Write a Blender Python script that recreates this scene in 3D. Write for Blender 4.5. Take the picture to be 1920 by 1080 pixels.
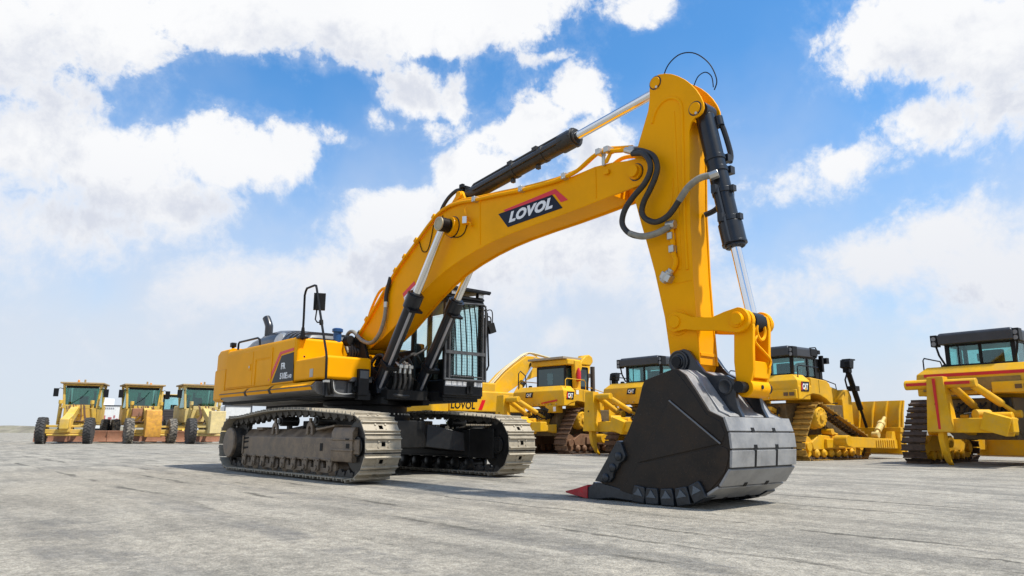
import bpy, bmesh, math, random
from mathutils import Vector, Matrix, Quaternion
R = math.radians
for o in list(bpy.data.objects): bpy.data.objects.remove(o)
scene = bpy.context.scene
COL = scene.collection
random.seed(7)

# ---------------------------------------------------------------- camera
CAM_POS = Vector((11.9424, -7.0087, 0.7502))
YAW, PITCH, ROLL, FPX = 138.2508, 11.529, 0.2159, 1327.63
def cam_axes():
    a, b, r = R(YAW), R(PITCH), R(ROLL)
    f = Vector((math.cos(a)*math.cos(b), math.sin(a)*math.cos(b), math.sin(b)))
    rt = f.cross(Vector((0, 0, 1))).normalized(); up = rt.cross(f)
    return rt*math.cos(r)+up*math.sin(r), up*math.cos(r)-rt*math.sin(r), f
_r, _u, _f = cam_axes()
cd = bpy.data.cameras.new('camera'); cam = bpy.data.objects.new('camera', cd); COL.objects.link(cam)
cam.matrix_world = Matrix(((_r.x, _u.x, -_f.x, CAM_POS.x), (_r.y, _u.y, -_f.y, CAM_POS.y), (_r.z, _u.z, -_f.z, CAM_POS.z), (0, 0, 0, 1)))
cd.sensor_width = 36; cd.lens = FPX/1920*36; cd.clip_start = 0.05; cd.clip_end = 5000
scene.camera = cam
scene.view_settings.view_transform = 'Standard'; scene.view_settings.look = 'None'
scene.view_settings.exposure = 0.28; scene.view_settings.gamma = 1.0

# ---------------------------------------------------------------- sun
SUN_EL, SUN_AZ = 61.0, 27.0          # azimuth measured from +X towards +Y
sl = bpy.data.lights.new('sun', 'SUN'); sl.energy = 4.5; sl.angle = R(2.0); sl.color = (1.0, 0.955, 0.87)
so = bpy.data.objects.new('sun', sl); COL.objects.link(so)
sd = Vector((math.cos(R(SUN_AZ))*math.cos(R(SUN_EL)), math.sin(R(SUN_AZ))*math.cos(R(SUN_EL)), math.sin(R(SUN_EL))))
so.rotation_euler = sd.to_track_quat('Z', 'Y').to_euler(); so.location = sd*60

# ---------------------------------------------------------------- sky with clouds
class NT:
    def __init__(s, tree): s.t = tree; s.n = tree.nodes; s.l = tree.links
    def new(s, typ, **kw):
        n = s.n.new(typ)
        for k, v in kw.items(): setattr(n, k, v)
        return n
    def put(s, sock, v):
        if hasattr(v, 'is_linked') or isinstance(v, bpy.types.NodeSocket): s.l.new(v, sock)
        else: sock.default_value = v
    def math(s, op, a, b=0.0, c=None, clamp=False):
        n = s.new('ShaderNodeMath', operation=op, use_clamp=clamp); s.put(n.inputs[0], a); s.put(n.inputs[1], b)
        if c is not None: s.put(n.inputs[2], c)
        return n.outputs[0]
    def vec(s, op, a, b=None):
        n = s.new('ShaderNodeVectorMath', operation=op); s.put(n.inputs[0], a)
        if b is not None: s.put(n.inputs[1], b)
        return n.outputs['Value'] if op in ('DOT_PRODUCT', 'LENGTH') else n.outputs[0]
    def maprange(s, v, a, b, c=0.0, d=1.0, smooth=True):
        n = s.new('ShaderNodeMapRange', interpolation_type='SMOOTHSTEP' if smooth else 'LINEAR')
        s.put(n.inputs[0], v)
        for i, x in zip((1, 2, 3, 4), (a, b, c, d)): s.put(n.inputs[i], x)
        return n.outputs[0]
    def noise(s, vec, scale, detail=4, rough=0.5, dist=0.0, out=0):
        n = s.new('ShaderNodeTexNoise'); s.put(n.inputs['Vector'], vec)
        n.inputs['Scale'].default_value = scale; n.inputs['Detail'].default_value = detail
        n.inputs['Roughness'].default_value = rough; n.inputs['Distortion'].default_value = dist
        return n.outputs[out]
    def mix(s, f, a, b, blend='MIX'):
        n = s.new('ShaderNodeMix', data_type='RGBA', blend_type=blend)
        s.put(n.inputs[0], f); s.put(n.inputs[6], a); s.put(n.inputs[7], b)
        return n.outputs[2]

def px_dir(x, y):
    d = _f+_r*((x-960)/FPX)-_u*((y-540)/FPX); d.normalize()
    az = math.atan2(d.y, d.x)-R(YAW)
    return -az, math.asin(d.z)

# cloud banks of this sky: bearing/elevation of each bank's middle, half widths, strength
BANKS = [
 (210, 55, 190, 120, 1.0), (430, 55, 220, 78, 1.0), (700, 35, 260, 85, 1.05), (960, 22, 220, 78, 1.0), (1210, 18, 150, 70, .85),
 (170, 150, 120, 60, .7), (560, 100, 150, 40, .45),
 (235, 300, 170, 95, 1.0), (420, 300, 150, 75, .95), (540, 290, 110, 70, .9), (300, 390, 200, 95, .95), (180, 430, 150, 90, .8),
 (770, 165, 80, 70, .95), (840, 165, 70, 62, .85), (700, 225, 75, 35, .75), (620, 262, 75, 34, .75), (790, 225, 70, 40, .7),
 (740, 430, 190, 100, 1.0), (880, 330, 130, 75, .95), (1000, 240, 130, 80, 1.0), (1110, 190, 100, 70, .95), (1130, 300, 110, 90, .9),
 (860, 470, 220, 130, 1.0), (1060, 440, 200, 130, 1.0), (620, 520, 230, 80, .85), (420, 555, 170, 60, .7), (1240, 480, 130, 120, .7),
 (1045, 122, 72, 26, .68), (1195, 130, 40, 28, .4),
 (1645, 85, 120, 80, .9), (1740, 60, 110, 120, .95), (1620, 150, 55, 40, .7), (1860, 120, 150, 150, .8), (1560, 60, 80, 40, .5),
 (1470, 350, 95, 48, .75), (1580, 300, 120, 48, .82), (1710, 250, 130, 60, .9), (1830, 200, 120, 70, .8), (1375, 225, 45, 22, .62), (1375, 330, 35, 30, .5),
 (1640, 480, 170, 62, .95), (1770, 450, 130, 70, .9), (1500, 530, 170, 60, .75), (1710, 390, 60, 18, .6), (1880, 500, 150, 110, .8),
 (1380, 540, 120, 60, .6), (1050, 620, 50, 28, .75), (60, 250, 170, 120, .8), (20, 60, 160, 120, .8), (0, 480, 160, 120, .6),
]
# the rest of the sky, out of the picture, carries scattered banks too (azimuth, elevation in degrees)
HOLES = [(420, 172, 230, 44, .75), (610, 185, 85, 60, .7), (690, 322, 110, 34, .7), (930, 178, 50, 55, .6), (520, 410, 110, 60, .4), (1190, 110, 60, 30, .5), (1395, 150, 120, 130, .7), (1490, 240, 170, 45, .6), (1560, 400, 130, 26, .45), (1440, 440, 60, 60, .45), (300, 180, 110, 22, .35), (760, 90, 120, 16, .35), (560, 470, 70, 70, .4), (225, 560, 70, 40, .4)]
FAR_BANKS = [(95, 20, 30, 12), (150, 30, 40, 14), (-120, 25, 35, 14), (-80, 35, 25, 12), (60, 48, 30, 10), (-40, 62, 60, 9), (130, 65, 60, 10), (-150, 12, 30, 8), (-60, 14, 20, 7), (100, 8, 40, 5)]

world = bpy.data.worlds.new('World'); scene.world = world; world.use_nodes = True
w = NT(world.node_tree); w.n.clear()
tc = w.new('ShaderNodeTexCoord'); D = tc.outputs['Generated']
sky = w.new('ShaderNodeTexSky', sky_type='NISHITA'); sky.sun_disc = False
sky.sun_elevation = R(SUN_EL); sky.sun_rotation = R(90-SUN_AZ)
sky.air_density = 1.0; sky.dust_density = 0.6; sky.ozone_density = 1.6; sky.altitude = 100
rot = w.new('ShaderNodeVectorRotate', rotation_type='Z_AXIS'); w.put(rot.inputs['Vector'], D); rot.inputs['Angle'].default_value = -R(YAW)
sep = w.new('ShaderNodeSeparateXYZ'); w.put(sep.inputs[0], rot.outputs[0])
az = w.math('MULTIPLY', w.math('ARCTAN2', sep.outputs[1], sep.outputs[0]), -1.0)
el = w.math('ARCSINE', sep.outputs[2])
wn = w.noise(D, 5.0, 5, .55, 0, 1); wn2 = w.noise(D, 17.0, 5, .6, 0, 1)
cb = w.new('ShaderNodeCombineXYZ'); w.put(cb.inputs[0], az); w.put(cb.inputs[1], el)
P0 = cb.outputs[0]
def scaled(col, k):
    a = w.vec('SUBTRACT', col, (.5, .5, .5)); return w.vec('MULTIPLY', a, (k, k, 0))
P = w.vec('ADD', w.vec('ADD', P0, scaled(wn, .11)), scaled(wn2, .05))
def field(P):
    tot = None
    L = [(*px_dir(x, y), rx/FPX, ry/FPX, s) for x, y, rx, ry, s in BANKS]+[(R(a), R(e), R(ra), R(re), .9) for a, e, ra, re in FAR_BANKS]
    for a, e, ra, re, s in L:
        d = w.vec('MULTIPLY', w.vec('SUBTRACT', P, (a, e, 0)), (1/ra, 1/re, 0))
        g = w.math('MULTIPLY', w.math('POWER', 0.3679, w.vec('DOT_PRODUCT', d, d)), s)
        tot = g if tot is None else w.math('MAXIMUM', tot, g)
    neg = None
    for x, y, rx, ry, k in HOLES:
        a, e = px_dir(x, y); d = w.vec('MULTIPLY', w.vec('SUBTRACT', P, (a, e, 0)), (FPX/rx, FPX/ry, 0))
        g = w.math('MULTIPLY', w.math('POWER', 0.3679, w.vec('DOT_PRODUCT', d, d)), k)
        neg = g if neg is None else w.math('MAXIMUM', neg, g)
    return w.math('SUBTRACT', tot, neg)
F1 = field(P)
F2 = field(w.vec('ADD', P, (0.012, .075, 0)))          # the same banks sampled a little higher: what shades this spot
def fbm(off):
    d = w.vec('ADD', D, off) if off else D
    q = w.vec('ADD', d, scaled3(w.noise(d, 4.0, 4, .5, 0, 1), .10))
    a = w.math('SUBTRACT', w.noise(q, 6.5, 12, .60), .5); b = w.math('SUBTRACT', w.noise(q, 19.0, 10, .66), .5)
    c3 = w.math('SUBTRACT', w.noise(q, 52.0, 6, .65), .5)
    return w.math('ADD', w.math('ADD', w.math('MULTIPLY', a, 1.30), w.math('MULTIPLY', b, .75)), w.math('MULTIPLY', c3, .42))
def scaled3(col, k): return w.vec('MULTIPLY', w.vec('SUBTRACT', col, (.5, .5, .5)), (k, k, k))
N1 = fbm(None); N2 = fbm((0, 0, .05))
dens = w.math('ADD', F1, N1); dens2 = w.math('ADD', F2, N2)
shade0 = w.noise(D, 3.0, 5, .55)
lowc = w.maprange(el, R(24), R(7))
alpha = w.maprange(dens, w.math('SUBTRACT', .26, w.math('MULTIPLY', lowc, .26)), w.math('ADD', .66, w.math('MULTIPLY', lowc, .20)))
wisp = w.math('MULTIPLY', w.maprange(w.math('ADD', w.math('MULTIPLY', F1, .7), w.math('MULTIPLY', N1, 1.0)), -.05, .9), .55)
alpha = w.math('MAXIMUM', alpha, wisp)
veil = w.maprange(w.math('ADD', el, w.math('MULTIPLY', w.math('SUBTRACT', shade0, .5), .40)), R(30), R(4), .04, .95)
grey = w.math('MULTIPLY', w.maprange(dens2, .30, 1.05), w.maprange(dens, .35, .90))
grey = w.math('ADD', grey, w.math('MULTIPLY', w.math('SUBTRACT', shade0, .45), .5), clamp=True)
grey = w.math('MAXIMUM', grey, w.math('MULTIPLY', lowc, .55))
ccol = w.mix(grey, (8.05, 8.1, 8.2, 1), (5.7, 6.0, 6.75, 1))
vcol = (5.85, 6.25, 6.95, 1)
skyc = w.mix(1.0, sky.outputs[0], (0.54, 1.30, 1.76, 1), 'MULTIPLY')
skyc = w.mix(veil, skyc, vcol)
fin = w.mix(alpha, skyc, ccol)
bg = w.new('ShaderNodeBackground'); w.put(bg.inputs[0], fin); bg.inputs[1].default_value = 0.1
out = w.new('ShaderNodeOutputWorld'); w.put(out.inputs[0], bg.outputs[0])
world.cycles.sampling_method = 'MANUAL'; world.cycles.sample_map_resolution = 512

# ---------------------------------------------------------------- materials
MATS = {}
def mat(name, base, rough=.5, metal=0., var=.12, vscale=3., bump=0., bscale=40., dust=0., dustcol=(.34, .30, .24), coat=0., spec=.5, scratch=0., rvar=.1):
    if name in MATS: return MATS[name]
    m = bpy.data.materials.new(name); m.use_nodes = True
    t = NT(m.node_tree); b = t.n['Principled BSDF']
    tc = t.new('ShaderNodeTexCoord').outputs['Object']
    n1 = t.noise(tc, vscale, 6, .6)
    f = t.maprange(n1, .3, .7, 1-var, 1+var*.6)
    c = t.mix(1.0, (*base, 1), (1, 1, 1, 1), 'MULTIPLY')
    v = t.new('ShaderNodeVectorMath', operation='SCALE'); t.put(v.inputs[0], (*base,)); t.put(v.inputs['Scale'], f)
    c = v.outputs[0]
    if dust:
        n2 = t.noise(tc, vscale*2.3, 8, .68)
        n3 = t.noise(tc, 38, 5, .7)
        k = t.math('MULTIPLY', t.maprange(t.math('ADD', n2, t.math('MULTIPLY', t.math('SUBTRACT', n3, .5), .5)), .36, .70), dust)
        c = t.mix(k, c, (*dustcol, 1))
        rr = t.math('ADD', t.math('MULTIPLY', k, .35), rough, clamp=True)
    else: rr = rough
    if scratch:
        n4 = t.noise(tc, 90, 3, .6)
        k2 = t.math('MULTIPLY', t.maprange(n4, .66, .72), scratch)
        c = t.mix(k2, c, (.2, .17, .14, 1))
    t.put(b.inputs['Base Color'], c)
    rn = t.math('ADD', t.math('MULTIPLY', t.math('SUBTRACT', n1, .5), rvar), rr, clamp=True); t.put(b.inputs['Roughness'], rn)
    b.inputs['Metallic'].default_value = metal; b.inputs['Specular IOR Level'].default_value = spec
    if coat: b.inputs['Coat Weight'].default_value = coat; b.inputs['Coat Roughness'].default_value = .12
    if bump:
        bn = t.new('ShaderNodeBump'); bn.inputs['Strength'].default_value = bump; bn.inputs['Distance'].default_value = .01
        t.put(bn.inputs['Height'], t.noise(tc, bscale, 6, .6)); t.put(b.inputs['Normal'], bn.outputs[0])
    MATS[name] = m; return m
def glass(name, tint, gloss=.18):
    if name in MATS: return MATS[name]
    m = bpy.data.materials.new(name); m.use_nodes = True; t = NT(m.node_tree); t.n.clear()
    a = t.new('ShaderNodeBsdfTransparent'); a.inputs[0].default_value = (*tint, 1)
    g = t.new('ShaderNodeBsdfGlossy'); g.inputs[0].default_value = (.8, .95, .95, 1); g.inputs[1].default_value = .03
    fr = t.new('ShaderNodeFresnel'); ge = t.new('ShaderNodeNewGeometry'); t.put(fr.inputs[0], t.math('SUBTRACT', 1.5, t.math('MULTIPLY', ge.outputs['Backfacing'], .83333)))
    mx = t.new('ShaderNodeMixShader'); t.put(mx.inputs[0], t.math('ADD', fr.outputs[0], gloss, clamp=True)); t.put(mx.inputs[1], a.outputs[0]); t.put(mx.inputs[2], g.outputs[0])
    o = t.new('ShaderNodeOutputMaterial'); t.put(o.inputs[0], mx.outputs[0]); MATS[name] = m; return m

YEL = mat('excavator_yellow_paint', (.91, .39, .0), .46, var=.10, vscale=.8, dust=.05, dustcol=(.42, .22, .03), coat=.025, spec=.07, bump=.03, bscale=2.2)
YELD = mat('dozer_yellow_paint', (.76, .40, .005), .48, var=.18, vscale=1.1, dust=.42, dustcol=(.50, .34, .10), coat=.03, spec=.2, bump=.05, bscale=12, scratch=.25)
YELO = mat('old_yellow_paint', (.72, .46, .06), .5, var=.18, vscale=1.3, dust=.5, dustcol=(.48, .36, .2))
BLK = mat('black_paint', (.007, .0075, .009), .4, var=.2, dust=.08, dustcol=(.07, .065, .06), spec=.22)
BLKM = mat('matt_black', (.010, .010, .010), .6, var=.2, dust=.12, dustcol=(.07, .065, .06), spec=.18)
CYLB = mat('cylinder_black', (.009, .012, .018), .3, var=.15, coat=.06, dust=.05, dustcol=(.1, .1, .1), spec=.4)
CYLG = mat('cylinder_dark_grey', (.030, .027, .023), .36, var=.15, spec=.3, coat=.03, dust=.15, dustcol=(.12, .11, .1))
CHR = mat('chrome', (.78, .79, .80), .12, 1.0, var=.04, rvar=.06)
STEEL = mat('zinc_steel', (.55, .54, .50), .34, .85, var=.15, dust=.15)
TRK = mat('track_steel_dusty', (.34, .295, .22), .55, .15, var=.18, vscale=5, dust=.65, dustcol=(.45, .40, .31), bump=.3, bscale=60, scratch=.4)
LINK = mat('track_link_steel', (.05, .046, .042), .5, .3, var=.3, vscale=6, dust=.45, dustcol=(.16, .145, .12))
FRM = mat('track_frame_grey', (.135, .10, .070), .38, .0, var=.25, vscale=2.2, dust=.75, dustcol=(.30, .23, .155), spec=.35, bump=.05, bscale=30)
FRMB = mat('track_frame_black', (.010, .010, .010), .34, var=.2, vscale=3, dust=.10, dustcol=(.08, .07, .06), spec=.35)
BKT = mat('bucket_black_brown', (.020, .0165, .014), .42, .0, var=.25, vscale=1.3, dust=.6, dustcol=(.050, .034, .022), bump=.10, bscale=60, spec=.22, scratch=.35)
BKG = mat('bucket_back_sunlit_grey', (.26, .26, .262), .42, .2, var=.25, vscale=3, dust=.5, dustcol=(.38, .37, .35), bump=.15, bscale=60, scratch=.25)  # dusty grey, lightened to carry the sun gloss on the back
BKD = mat('bucket_bolt_on_steel', (.020, .024, .030), .30, .25, var=.3, vscale=8, dust=.2, dustcol=(.08, .09, .10))
TIP = mat('worn_red_tooth', (.46, .010, .018), .5, var=.25, vscale=9, dust=.4, dustcol=(.26, .10, .08), scratch=.5)
GREASE = mat('grease', (.03, .018, .006), .3, var=.3, vscale=12)
RED = mat('red_paint', (.60, .012, .015), .4, var=.1)
REDF = mat('red_decal', (.70, .010, .022), .35, var=.04)
NAVY = mat('navy_decal', (.004, .009, .022), .35, var=.05, spec=.2)
WHT = mat('white_decal', (.80, .81, .82), .4, var=.05)
HOSE = mat('rubber_hose', (.018, .017, .016), .5, var=.2, vscale=10, bump=.2, bscale=120, dust=.25, dustcol=(.09, .08, .07))
HOSEG = mat('sleeved_hose', (.26, .245, .2), .5, var=.2, vscale=12, bump=.2, bscale=120)
BLUE = mat('blue_filter_plastic', (.01, .07, .22), .4, var=.1)
GLS = glass('teal_glass', (.66, .86, .85), .03)
GLC = glass('cab_front_glass', (.86, .97, .95), .0)
GLCB = glass('cab_side_glass', (.95, .995, .985), .0)
GLSL = glass('clear_teal_glass', (.82, .95, .95), .03)
RUST = mat('rusty_track', (.13, .075, .045), .7, .2, var=.3, vscale=4, dust=.7, dustcol=(.24, .145, .085), bump=.4, bscale=40)
RUSTD = mat('dark_rusty_track', (.075, .05, .036), .7, .2, var=.3, vscale=4, dust=.6, dustcol=(.16, .11, .075), bump=.4, bscale=40)
RUSTY = mat('yellow_dusty_track', (.34, .19, .035), .6, .1, var=.3, vscale=4, dust=.7, dustcol=(.46, .28, .05), bump=.3, bscale=40)
TYRE = mat('dusty_tyre_rubber', (.05, .048, .045), .8, var=.2, vscale=3, dust=.8, dustcol=(.42, .37, .30))
TYRED = mat('dark_tyre_rubber', (.03, .03, .031), .75, var=.2, dust=.35, dustcol=(.2, .18, .16))
ROOF = mat('dark_roof_plastic', (.035, .038, .046), .45, var=.15)
SOOT = mat('engine_cover_black', (.022, .024, .028), .36, var=.15, coat=.3)
LAMP = mat('lamp_lens', (.75, .78, .8), .1, .3, var=.05)
BRWN = mat('brown_blade_steel', (.34, .15, .085), .6, .2, var=.25, dust=.5, dustcol=(.4, .22, .14))
WPNT = mat('white_vehicle_paint', (.78, .78, .76), .4, var=.06, dust=.12)

# ---------------------------------------------------------------- mesh helpers
def crom(pts, k=6, closed=False):
    pts = [Vector(p) for p in pts]; n = len(pts); out = []
    rng = range(n) if closed else range(n-1)
    for i in rng:
        if closed: p0, p1, p2, p3 = pts[i-1], pts[i], pts[(i+1) % n], pts[(i+2) % n]
        else: p0, p1, p2, p3 = pts[max(i-1, 0)], pts[i], pts[i+1], pts[min(i+2, n-1)]
        for j in range(k):
            t = j/k
            out.append(.5*((2*p1)+(p2-p0)*t+(2*p0-5*p1+4*p2-p3)*t*t+(3*p1-p0-3*p2+p3)*t**3))
    if not closed: out.append(pts[-1].copy())
    return out
def arc(cx, cz, r, a0, a1, n):
    return [(cx+r*math.cos(R(a0+(a1-a0)*i/n)), cz+r*math.sin(R(a0+(a1-a0)*i/n))) for i in range(n+1)]
class MB:
    def __init__(s): s.bm = bmesh.new(); s.M = Matrix(); s.mi = 0
    def v(s, co): return s.bm.verts.new(s.M @ Vector(co))
    def f(s, vs):
        try:
            fa = s.bm.faces.new(vs); fa.material_index = s.mi; return fa
        except ValueError: return None
    def rings(s, rs, cap=True, closed=False):
        V_ = [[s.v(p) for p in r] for r in rs]; n = len(V_[0]); m = len(V_)
        for i in range(m if closed else m-1):
            a, b = V_[i], V_[(i+1) % m]
            for j in range(n): s.f((a[j], a[(j+1) % n], b[(j+1) % n], b[j]))
        if cap and not closed: s.f(V_[0][::-1]); s.f(V_[-1])
        return s
    def prism(s, pts, a, b, ax='y'):
        if b < a: a, b = b, a
        g = {'y': lambda p, h: (p[0], h, p[1]), 'x': lambda p, h: (h, p[0], p[1]), 'z': lambda p, h: (p[0], p[1], h)}[ax]
        return s.rings([[g(p, a) for p in pts], [g(p, b) for p in pts]])
    def box(s, c, d, rot=None, top=None):
        x, y, z = d[0]/2, d[1]/2, d[2]/2; q = top or (1, 1)
        m = Matrix.Identity(3) if rot is None else rot
        c = Vector(c)
        lo = [c+m @ Vector(p) for p in ((-x, -y, -z), (x, -y, -z), (x, y, -z), (-x, y, -z))]
        hi = [c+m @ Vector((p[0]*q[0], p[1]*q[1], z)) for p in ((-x, -y), (x, -y), (x, y), (-x, y))]
        return s.rings([lo, hi])
    def b2(s, lo, hi): return s.box([(a+b)/2 for a, b in zip(lo, hi)], [abs(b-a) for a, b in zip(lo, hi)])
    def bar(s, p0, p1, wd, th, up=(0, 0, 1)):
        p0, p1 = Vector(p0), Vector(p1); t = (p1-p0).normalized(); sd_ = t.cross(Vector(up)).normalized(); u = sd_.cross(t)
        r = lambda p: [p+sd_*a*wd/2+u*b*th/2 for a, b in ((-1, -1), (1, -1), (1, 1), (-1, 1))]
        return s.rings([r(p0), r(p1)])
    def frame(s, t):
        t = t.normalized(); a = Vector((0, 0, 1)) if abs(t.z) < .9 else Vector((1, 0, 0))
        u = t.cross(a).normalized(); return u, t.cross(u).normalized()
    def cyl(s, p0, p1, r0, r1=None, n=18):
        p0, p1 = Vector(p0), Vector(p1); u, v = s.frame(p1-p0); r1 = r0 if r1 is None else r1
        rg = lambda p, r: [p+(u*math.cos(2*math.pi*i/n)+v*math.sin(2*math.pi*i/n))*r for i in range(n)]
        return s.rings([rg(p0, r0), rg(p1, r1)])
    def lathe(s, p, ax, prof, n=24):
        p = Vector(p); ax = Vector(ax).normalized(); u, v = s.frame(ax)
        return s.rings([[p+ax*h+(u*math.cos(2*math.pi*i/n)+v*math.sin(2*math.pi*i/n))*max(r, .0005) for i in range(n)] for r, h in prof])
    def tube(s, pts, r, n=8, k=0, closed=False):
        pts = crom(pts, k, closed) if k else [Vector(p) for p in pts]
        N = len(pts); rs = []; u = None
        for i, p in enumerate(pts):
            if closed: t = pts[(i+1) % N]-pts[i-1]
            else: t = pts[min(i+1, N-1)]-pts[max(i-1, 0)]
            t.normalize()
            if u is None: u, _ = s.frame(t)
            u = (u-t*u.dot(t)).normalized(); v = t.cross(u)
            rs.append([p+(u*math.cos(2*math.pi*j/n)+v*math.sin(2*math.pi*j/n))*r for j in range(n)])
        return s.rings(rs, closed=closed)
    def ball(s, c, r, n=12):
        return s.lathe(c, (0, 0, 1), [(r*math.sin(math.pi*i/(n-2)), -r*math.cos(math.pi*i/(n-2))) for i in range(n-1)], n+4)
    def strip(s, pts, th, a, b):
        """a bent plate: polyline (x,z) with thickness th to its left, between y=a and y=b"""
        P_ = [Vector((p[0], p[1])) for p in pts]; N = len(P_); off = []
        for i in range(N):
            t = (P_[min(i+1, N-1)]-P_[max(i-1, 0)]).normalized(); off.append(P_[i]+Vector((-t.y, t.x))*th)
        return s.prism([tuple(p) for p in P_]+[tuple(p) for p in off[::-1]], a, b)
def build(name, mb, mats, parent=None, bevel=0., seg=2, smooth=38):
    bmesh.ops.recalc_face_normals(mb.bm, faces=mb.bm.faces)
    me = bpy.data.meshes.new(name); mb.bm.to_mesh(me); mb.bm.free()
    for m in (mats if isinstance(mats, (list, tuple)) else [mats]): me.materials.append(m)
    me.shade_smooth(); me.set_sharp_from_angle(angle=R(smooth))
    o = bpy.data.objects.new(name, me); COL.objects.link(o)
    if parent: o.parent = parent
    if bevel:
        b = o.modifiers.new('bevel', 'BEVEL'); b.width = bevel; b.segments = seg; b.limit_method = 'ANGLE'; b.angle_limit = R(32); b.harden_normals = True
    return o
def each(name, mb, mats, parent=None, **kw):
    """every loose piece of the mesh becomes an object of its own"""
    seen = set(); groups = []
    mb.bm.verts.ensure_lookup_table()
    for v in mb.bm.verts:
        if v in seen: continue
        st = [v]; seen.add(v); g = set()
        while st:
            a = st.pop(); g.add(a)
            for e in a.link_edges:
                o = e.other_vert(a)
                if o not in seen: seen.add(o); st.append(o)
        groups.append(g)
    for g in groups:
        q = MB(); mp = {v: q.bm.verts.new(v.co) for v in g}
        for f in {f for v in g for f in v.link_faces}: q.bm.faces.new([mp[v] for v in f.verts])
        build(name, q, mats, parent, **kw)
    mb.bm.free()
def thing(name, label, cat, loc=(0, 0, 0), rz=0., group=None, scale=1.):
    o = bpy.data.objects.new(name, None); COL.objects.link(o); o.location = loc; o.rotation_euler = (0, 0, rz); o.empty_display_size = .3
    o.scale = (scale,)*3
    o['label'] = label; o['category'] = cat
    if group: o['group'] = group
    return o
def lettering(name, s, org, xd, yd, width, height, m, parent, bold=.03, shear=0., depth=.003, spacing=1.):
    cu = bpy.data.curves.new(name, 'FONT'); cu.body = s; cu.size = 1; cu.offset = bold; cu.shear = shear; cu.extrude = .5; cu.space_character = spacing; cu.resolution_u = 3
    to = bpy.data.objects.new(name, cu); COL.objects.link(to)
    dg = bpy.context.evaluated_depsgraph_get(); dg.update()
    me = bpy.data.meshes.new_from_object(to.evaluated_get(dg)); COL.objects.unlink(to); bpy.data.objects.remove(to); bpy.data.curves.remove(cu)
    xs = [v.co.x for v in me.vertices]; ys = [v.co.y for v in me.vertices]
    x0, x1, y0, y1 = min(xs), max(xs), min(ys), max(ys)
    org, xd, yd = Vector(org), Vector(xd).normalized(), Vector(yd); yd = (yd-xd*yd.dot(xd)).normalized(); zd = xd.cross(yd)
    for v in me.vertices:
        c = v.co; v.co = org+xd*((c.x-x0)/(x1-x0)*width)+yd*((c.y-y0)/(y1-y0)*height)+zd*((c.z+.5)*depth)
    me.materials.clear(); me.materials.append(m)
    o = bpy.data.objects.new(name, me); COL.objects.link(o); o.parent = parent
    return o
def resample(pts, N):
    pts = [Vector(p) for p in pts]; n = len(pts); seg = [(pts[(i+1) % n]-pts[i]).length for i in range(n)]; L = sum(seg); out = []
    i = 0; acc = 0.
    for k in range(N):
        d = L*k/N
        while acc+seg[i] < d: acc += seg[i]; i += 1
        a, b = pts[i], pts[(i+1) % n]; out.append(a.lerp(b, (d-acc)/seg[i]))
    return out, L
def belt(circles, extra=None):
    """outside tangent loop round circles (x,z,r), listed counter-clockwise as seen from -Y (x right, z up)"""
    pts = []; n = len(circles); tang = []
    for i in range(n):
        (x0, z0, r0), (x1, z1, r1) = circles[i], circles[(i+1) % n]
        d = math.hypot(x1-x0, z1-z0); a = math.atan2(z1-z0, x1-x0); b = math.asin((r0-r1)/d)
        tang.append(a-math.pi/2+b)
    for i in range(n):
        x, z, r = circles[i]; a0 = tang[i-1]; a1 = tang[i]
        while a1 < a0: a1 += 2*math.pi
        m = max(2, int((a1-a0)/.12))
        pts += [(x+r*math.cos(a0+(a1-a0)*j/m), z+r*math.sin(a0+(a1-a0)*j/m)) for j in range(m+1)]
    return pts
def shoe_mesh(wd, pitch, grousers, h, m, hole=True, bolts=True):
    b = MB(); p = pitch*.96; th = .014
    if hole:
        b.b2((-p/2, -wd/2, 0), (p/2, -.035, th)); b.b2((-p/2, .035, 0), (p/2, wd/2, th))
        b.b2((-p/2, -.035, 0), (-.035, .035, th)); b.b2((.035, -.035, 0), (p/2, .035, th))
    else: b.b2((-p/2, -wd/2, 0), (p/2, wd/2, th))
    for g in grousers:
        b.prism([(g-.017, th-.002), (g+.017, th-.002), (g+.008, th+h), (g-.008, th+h)], -wd/2, wd/2)
    if bolts:
        for x in (-.042, .042):
            for y in (-.085, .085): b.cyl((x, y, th-.002), (x, y, th+.016), .017, n=6)
    return b
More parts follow.
